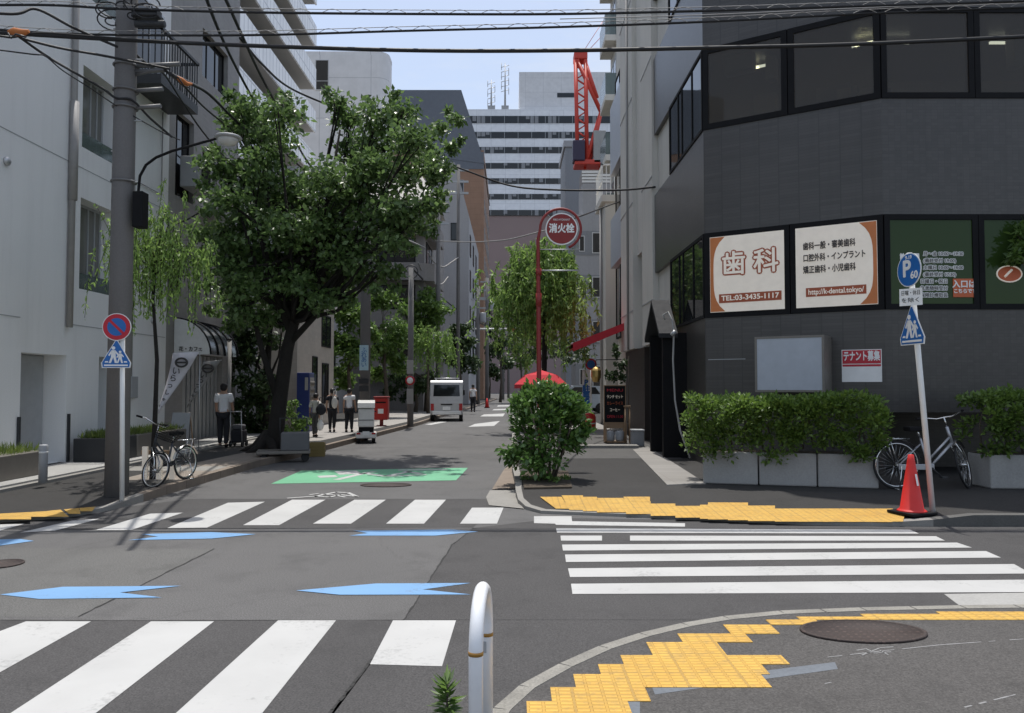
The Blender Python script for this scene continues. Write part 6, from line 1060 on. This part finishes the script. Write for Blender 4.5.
um = thing('parasol', 'red market parasol beyond the corner shrub', 'parasol', (xat(541, 24), 24, .12)); x = xat(541, 24); b = MB(); n = 8; zr_, za = zat(384.5, 24), zat(370, 24); ring = [(x+.82*math.cos(2*math.pi*i/n), 24+.82*math.sin(2*math.pi*i/n), zr_) for i in range(n)]; mid_ = [(x+.5*math.cos(2*math.pi*i/n), 24+.5*math.sin(2*math.pi*i/n), zr_+(za-zr_)*.66) for i in range(n)]; V = ring+mid_+[(x, 24, za)]
b.add(V, [(i, (i+1) % n, n+(i+1) % n, n+i) for i in range(n)]+[(n+i, n+(i+1) % n, 2*n) for i in range(n)]); b.add([(q[0], q[1], q[2]) for q in ring]+[(q[0], q[1], q[2]-.12) for q in ring], [(n+i, n+(i+1) % n, (i+1) % n, i) for i in range(n)]); b.build('canopy', M['redf'], um); b = MB(); b.tube([(x, 24, .13), (x, 24, za+.06)], .022, 8); b.build('pole', M['wood'], um); b = MB(); b.lathe([(.25, .121), (.25, .18), (.05, .2)], (x, 24, 0), 16); b.build('base', M['conc'], um); b = MB()
for i in range(n): b.tube([(x, 24, za-.05), tuple(Vector(ring[i])-Vector((0, 0, .01)))], .01, 5)
b.build('rib', M['wood'], um)
pmb = g(615, 443, .12); mbd = thing('menu_board', 'dark standing menu board with red lettering outside the cafe', 'menu board', (pmb.x, pmb.y, .121)); b = MB(); b.box(-.26, .26, -.02, .02, .52, 1.43); bo = b.build('panel', M['black'], mbd, local=True, bevel=.006); b = MB()
for q in ((-.275, .275, .50, .52), (-.275, .275, 1.43, 1.45), (-.275, -.26, .52, 1.43), (.26, .275, .52, 1.43)): b.box(q[0], q[1], -.03, .025, q[2], q[3])
b.build('frame', M['wood'], mbd, local=True)
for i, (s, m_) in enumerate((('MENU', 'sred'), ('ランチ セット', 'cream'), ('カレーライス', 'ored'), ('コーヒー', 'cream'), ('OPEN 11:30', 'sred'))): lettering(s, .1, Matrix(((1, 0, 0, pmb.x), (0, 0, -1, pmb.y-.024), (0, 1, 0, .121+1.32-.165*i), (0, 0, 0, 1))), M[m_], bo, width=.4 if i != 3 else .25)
b = MB(); b.box(-.26, .26, -.02, .02, .37, .50); b.build('lower_panel', M['wood'], mbd, local=True); b = MB()
for x in (-.25, .25): b.box(x-.02, x+.02, -.2, -.16, 0, .5); b.box(x-.02, x+.02, .12, .16, 0, .6)
b.box(-.27, .27, -.2, .16, .02, .05); b.build('stand', M['wood'], mbd, local=True)
for i, x in enumerate((-.12, .12)):
    t = thing('sandbag', 'grey weight jar on the foot of the menu board, '+('the left one' if i == 0 else 'the right one'), 'weight', (pmb.x+x, pmb.y-.02, .172), group='weights on the menu board'); b = MB(); b.lathe([(.10, 0), (.11, .05), (.11, .22), (.07, .26), (0, .262)], (0, 0, 0), 14); b.build('jar', M['gpaint'], t, local=True); b = MB(); b.tube([(-.05, 0, .25), (0, 0, .31), (.05, 0, .25)], .01, 6); b.build('handle', M['rail'], t, local=True)
st = thing('stool', 'tall pale wooden stand beside the menu board', 'stand', (xat(627, 19.5), 19.5, .121)); b = MB(); b.box(-.08, .08, -.08, .08, .9, .94); b.build('top', M['wood'], st, local=True)
for sx in (-.05, .05):
    for sy in (-.05, .05): b = MB(); b.tube([(sx*1.3, sy*1.3, 0), (sx, sy, .9)], .016, 6); b.build('leg', M['wood'], st, local=True)
bx = thing('storage_box', 'grey storage box on the ground at the cafe door', 'box', (xat(637, 18.6), 18.6, .121)); b = MB(); b.box(-.14, .14, -.18, .18, 0, .36); b.build('body', M['gapt2'], bx, local=True, bevel=.02); b = MB(); b.box(-.15, .15, -.19, .19, .361, .40); b.build('lid', M['gpaint'], bx, local=True, bevel=.01)
ivy = thing('climbing_plant', 'dark climbing plant on the beige pilaster behind the menu board', 'plant', (3.3, 23, .12)); b = MB(); b.tube([(3.33, 22.4, .12), (3.36, 22.5, 1.2), (3.34, 22.3, 2.4)], [.02, .015, .008], 6); b.build('stem', M['bark2'], ivy); P = np.concatenate([cloud(tuple(at(x, y, 21.6)), (.2, .3, .22), 110, .3, 8) for x, y in ((616, 352), (620, 365), (612, 374), (621, 378))]); N = len(P); Ln = .08+.06*RNG.random(N); leaf_mesh('leaves', P, RNG.normal(size=(N, 3)), RNG.normal(size=(N, 3))+np.array((0, 0, .8)), Ln, Ln*.3, M['l_dark'], ivy)
ln = thing('wall_lantern', 'brass lantern hanging from a bracket near the menu board', 'lantern', tuple(at(596, 388, 22))); p = at(596, 374, 22); b = MB(); b.lathe([(.0, -.24), (.09, -.22), (.14, -.08), (.14, .1), (.10, .16), (.03, .2), (.0, .24)], tuple(p), 10, smooth=False); b.build('body', M['gold'], ln); b = MB(); b.tube([(p.x, p.y, p.z+.22), (p.x, p.y, p.z+.4), (p.x+.75, p.y+.2, p.z+.42)], .014, 6); b.build('bracket', M['black'], ln)
bs = thing('banner_sign', 'tall blue and white parking banner post in the yard', 'sign', (xat(588, 27), 27, .12)); x = xat(588, 27); b = MB(); b.tube([(x+.1, 27, .12), (x+.1, 27, 2.5)], .025, 8); b.build('post', M['wpaint'], bs); b = MB(); b.box(x-.2, x+.06, 26.97, 26.99, .55, 2.1); bn = b.build('banner', M['swhite'], bs); lettering('P\n駐\n車\n場', .26, Matrix(((1, 0, 0, x-.07), (0, 0, -1, 26.965), (0, 1, 0, 1.33), (0, 0, 0, 1))), M['sblue'], bn, bold=.012, lead=.85); b = MB(); disc(b, (x+.1, 26.95, 2.3), .2, (0, -1, 0), .012); dd = b.build('round_plate', M['sred'], bs); b = MB(); disc(b, (x+.1, 26.937, 2.3), .14, (0, -1, 0), .006); b.build('blue_field', M['sblue'], dd)
pc_ = thing('plastic_drum', 'small red plastic drum at the foot of the parking banner', 'drum', (xat(589, 25.4), 25.4, .121)); b = MB(); b.lathe([(.2, 0), (.22, .05), (.22, .42), (.18, .52), (.06, .56), (0, .562)], (0, 0, 0), 18); b.build('body', M['cone'], pc_, local=True); b = MB(); b.lathe([(.225, .2), (.225, .24)], (0, 0, 0), 18); b.build('band', M['swhite'], pc_, local=True)
far_c = [('tiny far person in white on the left sidewalk beyond the van', 473, 412), ]
for lab, px, py in far_c:
    p = g(px, py, .121); t, V, nm = person(lab, (p.x, p.y, .121), 0, 1.55, .03, (DOWN, DOWN), M['shirt'], M['trou'], .5)
for i, (lab, px, py) in enumerate((('orange cone at the far kerb beside the first distant pole', 487, 408), )):
    p = g(px, py, .0); t = thing('traffic_cone', lab, 'traffic cone', (p.x, p.y, .0)); b = MB(); b.box(-.2, .2, -.2, .2, 0, .04); b.build('base', M['black'], t, local=True); b = MB(); b.lathe([(.16, .041), (.04, .68), (0, .69)], (0, 0, 0), 14); b.build('body', M['cone'], t, local=True)
# banners at the left shop
for lab, px0, Pq, tone, txt in (('white banner flag with dark writing slanting from the shop front', None, ((173, 353), (199, 352), (158, 416)), 'flag', True), ('second grey banner flag behind the white one', None, ((203, 362), (221, 360), (188, 408)), 'cabgrey', True)):
    Yb = 16.4 if tone == 'flag' else 17.6; a, c, e = (at(*q, Yb) for q in Pq); t = thing('banner_flag', lab, 'flag', (a.x, Yb, .19), group='banner flags at the shop'); b = MB(); n = 8; V = []
    for i in range(n+1):
        f = i/n; l, r_ = a.lerp(e, f), c.lerp(e, f*.97); wv = Vector((0, .05*math.sin(5*f), 0)); V += [l+wv, l.lerp(r_, .5)+wv+Vector((0, -.04, 0)), r_+wv]
    b.add(V, [(3*i+j, 3*i+1+j, 3*i+4+j, 3*i+3+j) for i in range(n) for j in (0, 1)], 0, True); cl = b.build('cloth', M[tone], t); sol = cl.modifiers.new('thick', 'SOLIDIFY'); sol.thickness = .006; b = MB()
    if tone == 'flag': b.tube([(c.x, Yb+.05, .19), (c.x, Yb+.05, c.z+.06)], .009, 6)
    b.tube([a+Vector((0, .02, .0)), c+Vector((0, .05, .0))], .010, 6); b.build('pole', M['alu'], t)
    b = MB(); m_ = a.lerp(c, .55).lerp(e, .16); b.tube([(m_.x+.12*math.cos(k), Yb-.06, m_.z+.09*math.sin(k)) for k in np.linspace(0, 6.28, 17)[:-1]], .022, 6, closed=True); b.tube([(m_.x-.1, Yb-.06, m_.z), (m_.x+.1, Yb-.06, m_.z)], .02, 5); b.build('emblem', M['sinkk'], cl)
    d_ = (e-a); an = math.atan2(d_.z, d_.x)+math.pi/2
    for k, ch in enumerate('いらっしゃい'):
        f = .30+.11*k; q = a.lerp(c, .5).lerp(e, f); lettering(ch, .20*(1.2-f), Matrix.Translation((q.x, Yb-.075, q.z)) @ Matrix.Rotation(R(90), 4, 'X') @ Matrix.Rotation(an, 4, 'Z'), M['sinkk'], cl, bold=.003)
af = thing('easel_sign', 'plain folding easel sign standing in the dark shop doorway', 'sign', (xat(182, 17.6), 17.6, .19)); x = xat(182, 17.6); b = MB(); b.hexa([(x-.2, 17.4, .2), (x+.2, 17.4, .2), (x+.2, 17.44, .2), (x-.2, 17.44, .2), (x-.2, 17.6, .95), (x+.2, 17.6, .95), (x+.2, 17.64, .95), (x-.2, 17.64, .95)]); b.build('board', M['gpaint'], af); b = MB(); b.tube([(x-.17, 17.85, .2), (x-.17, 17.64, .95)], .015, 6); b.tube([(x+.17, 17.85, .2), (x+.17, 17.64, .95)], .015, 6); b.build('leg', M['wood'], af)
wr = thing('guard_rail', 'white wooden guard boards behind the small left bicycle', 'guard rail', (-5.35, 12.0, .12)); b = MB()
for x in (-5.62, -5.4, -5.2): b.box(x-.04, x+.04, 11.98, 12.02, .121, .62)
b.build('post', M['cream'], wr); b = MB(); b.box(-5.7, -5.12, 12.025, 12.05, .5, .56); b.build('rail', M['wood'], wr)
pgp = thing('grey_post', 'thin pale grey post beside the person at the shop', 'post', (xat(229, 19.5), 19.5, .12)); b = MB(); x = xat(229, 19.5); b.tube([(x, 19.5, .12), (x, 19.5, zat(340, 19.5))], .05, 10); b.build('pipe', M['cabgrey'], pgp); b = MB(); b.lathe([(.06, 0), (.06, .04), (0, .05)], (x, 19.5, zat(340, 19.5)), 10); b.build('cap', M['rail'], pgp)

# ------------------------------------------------------------------ overhead cables
def crom(pts, k=8):
    P = [pts[0]*2-pts[1]]+pts+[pts[-1]*2-pts[-2]]; o = []
    for i in range(1, len(P)-2):
        for s in range(k):
            t = s/k; a, b_, c, d = P[i-1], P[i], P[i+1], P[i+2]; o.append(.5*((2*b_)+(c-a)*t+(2*a-5*b_+4*c-d)*t*t+(3*b_-a-3*c+d)*t**3))
    o.append(pts[-1]); return o
def cable(label, px, Y, r, m='cable', spiral=0.0, other=None):
    Ys = Y if isinstance(Y, (list, tuple)) else [Y]*len(px); Ys = [Ys[0]+(Ys[-1]-Ys[0])*i/(len(px)-1) for i in range(len(px))] if len(Ys) == 2 and len(px) != 2 else Ys
    pts = crom([at(*p, y) for p, y in zip(px, Ys)]); b = MB(); b.tube(pts, r, 6)
    if not spiral: return tag(b.build('overhead_cable', M[m]), label, 'cable', 'overhead cables')
    t = thing('overhead_cable', label, 'cable', tuple(pts[0]), group='overhead cables'); b.build('cable', M[m], t); h = MB(); L_ = 0; acc = [0]
    for a, c in zip(pts[:-1], pts[1:]): L_ += (c-a).length; acc.append(L_)
    n = int(L_/.035); P = []
    for i in range(n):
        s = L_*i/n; j = max(k for k in range(len(acc)) if acc[k] <= s); j = min(j, len(pts)-2); f = (s-acc[j])/max(1e-6, acc[j+1]-acc[j]); q = pts[j].lerp(pts[j+1], f); ph = s*2*math.pi/.42; P.append(q+Vector((0, math.cos(ph)*spiral, spiral+math.sin(ph)*spiral)))
    h.tube(P, .0042, 4); h.tube([p+Vector((0, 0, spiral*1.9)) for p in pts], .005, 4); h.build('hanger_spiral', M['cabgrey'], t); return t
YW = 10.1
cable('topmost overhead cable with a looped hanger crossing the whole street', [(-60, 6), (44, 5), (125, 9), (260, 12.5), (420, 14), (560, 14), (700, 11), (860, 6), (1060, 0)], YW, .016, spiral=.028)
cable('second overhead cable with a looped hanger just below the topmost one', [(-60, 24), (30, 32), (125, 35), (260, 35), (400, 31), (560, 27), (700, 22), (860, 14), (1060, 6)], YW+.1, .015, spiral=.03)
cable('thick black overhead cable passing just above the crane top', [(-60, 30), (20, 34), (125, 40), (260, 46), (420, 50.5), (560, 50.5), (700, 48), (860, 44), (1060, 35)], YW-.1, .026)
cable('pale thin messenger wire along the very top right', [(560, 19), (700, 15), (860, 8), (1060, 1)], YW+.2, .006, 'cabgrey')
cable('cable dropping from the far left tangle to the near pole', [(-60, 8), (12, 14), (36, 9), (70, 26), (92, 36), (130, 52)], [9.3, 10.4], .018)
cable('cable with small spikes from the left splice to the pole bracket', [(20, 38), (60, 48), (100, 55), (130, 61), (170, 69)], [9.4, 10.4], .016)
cable('long cable sloping from the left splice past the lower pole bracket', [(18, 36), (45, 55), (70, 70), (102, 88), (116, 98), (132, 100), (150, 118), (172, 137)], [9.4, 9.9, 10, 10.2, 10.3, 10.35, 10.6, 11], .016)
cable('thin double wire from the left edge crossing the white wall window', [(-40, 45), (30, 54), (45, 56), (62, 70), (90, 88), (120, 108), (160, 131), (180, 140)], [9.2, 10.8], .009)
cable('second thick wire entering from the left edge beside the splice', [(-60, 28), (0, 36), (14, 37), (40, 33), (100, 37), (200, 44)], [9.2, 10.0], .014)
sp = thing('cable_splice', 'orange brown wrapped cable splice at the far left', 'cable splice', tuple(at(18, 34, 9.4))); b = MB(); b.tube([at(8, 32, 9.35), at(14, 31.5, 9.4), at(22, 33, 9.4), at(29, 31, 9.4)], [.02, .05, .05, .02], 8); b.build('wrap', M['orangew'], sp); b = MB(); b.tube([at(8, 33, 9.3), at(11, 38, 9.3), at(16, 34, 9.3), at(26, 37, 9.3)], .012, 6); b.build('clamp', M['rail'], sp)
sp = thing('cable_splice', 'orange wrapped cable splice beside the pole bracket', 'cable splice', tuple(at(184, 81, 11))); b = MB(); b.tube([at(176, 76, 10.9), at(181, 80, 11), at(186, 84, 11.1), at(192, 84, 11.2)], [.015, .04, .04, .015], 8); b.build('wrap', M['orangew'], sp); b = MB(); b.tube([at(178, 77, 10.9), at(184, 86, 11), at(190, 88, 11.1)], .01, 6); b.build('tail', M['cable'], sp)
cable('street cable running from the top edge down into the cherry tree, left of the two', [(196, -40), (207, 0), (222, 38), (240, 75), (262, 115), (283, 150), (318, 182)], [9.5, 24], .030)
cable('street cable running from the top edge down into the cherry tree, right of the two', [(205, -40), (226, 0), (245, 42), (262, 78), (285, 120), (310, 165), (340, 190)], [9.2, 25], .030)
cable('heavy cable from the orange splice sloping down through the crown', [(170, 74), (192, 84), (210, 95), (235, 120), (260, 142), (290, 172), (330, 208)], [10.4, 24], .030)
cable('thin cable beside the heavy one sloping down to the crown', [(165, 70), (186, 88), (205, 108), (230, 128), (262, 150), (300, 178)], [10.4, 24], .02)
cable('cable falling from the bracket to the grey shop wall', [(136, 55), (150, 66), (164, 74), (180, 98), (200, 128), (220, 152), (242, 172)], [10.5, 21], .02)
cable('slack wire between the shop wall and the cherry crown', [(176, 224), (190, 218), (205, 208), (222, 192)], [18, 18], .02)
cable('long sagging wire from the dark corner building to the cherry crown', [(655, 187), (620, 190), (560, 190), (512, 186), (470, 172), (430, 156), (385, 130), (340, 110), (290, 88), (262, 64), (240, 38)], [18.9, 20, 21, 22, 22, 22, 22, 21, 20, 18, 16], .028)
cable('short wire rising from the hydrant sign to the right flats', [(555, 222), (575, 218), (602, 208), (640, 194)], [15, 28], .02)
cable('pale cable sagging between the far left poles', [(386, 240), (400, 238), (412, 242), (425, 248)], [40, 44], .05, 'cabgrey')
cable('white looped cable on the left pole row, upper of the two', [(428, 252), (434, 262), (443, 267), (452, 262), (459, 257)], [44, 47], .045, 'cabgrey'); cable('white looped cable on the left pole row, lower of the two', [(418, 262), (424, 274), (434, 283), (442, 284), (448, 277)], [44, 47], .045, 'cabgrey')
cable('grey wire from the left pole row across to the hydrant sign', [(432, 241), (470, 242), (505, 240), (535, 233), (555, 228)], [44, 30], .03, 'cabgrey')
cable('far black wire slanting down the left street fronts', [(412, 268), (440, 296), (470, 318), (500, 332)], [40, 80], .05)
cg = thing('cable_tangle', 'tangle of looped black cables at the top of the near pole', 'cable tangle', tuple(at(130, 20, Y1))); random.seed(5); b = MB()
for i in range(13):
    px, py = random.uniform(104, 158), random.uniform(2, 26); r = random.uniform(.05, .16); c = at(px, py, Y1-.25+random.uniform(-.1, .3)); tl = random.uniform(-.6, .6); b.tube([c+Vector((r*1.3*math.cos(a), r*.5*math.cos(a+tl), r*math.sin(a))) for a in np.linspace(random.random(), random.uniform(3.8, 6), 16)], .010, 5)
b.build('loops', M['cable'], cg); b = MB(); a = at(146, 14, Y1-.25); b.box(a.x-.16, a.x+.18, a.y-.08, a.y+.08, a.z-.05, a.z+.05); a = at(150, 24, Y1-.25); b.tube([a-Vector((.2, 0, 0)), a+Vector((.2, 0, 0))], .05, 8); b.build('junction_case', M['rail'], cg, bevel=.01)
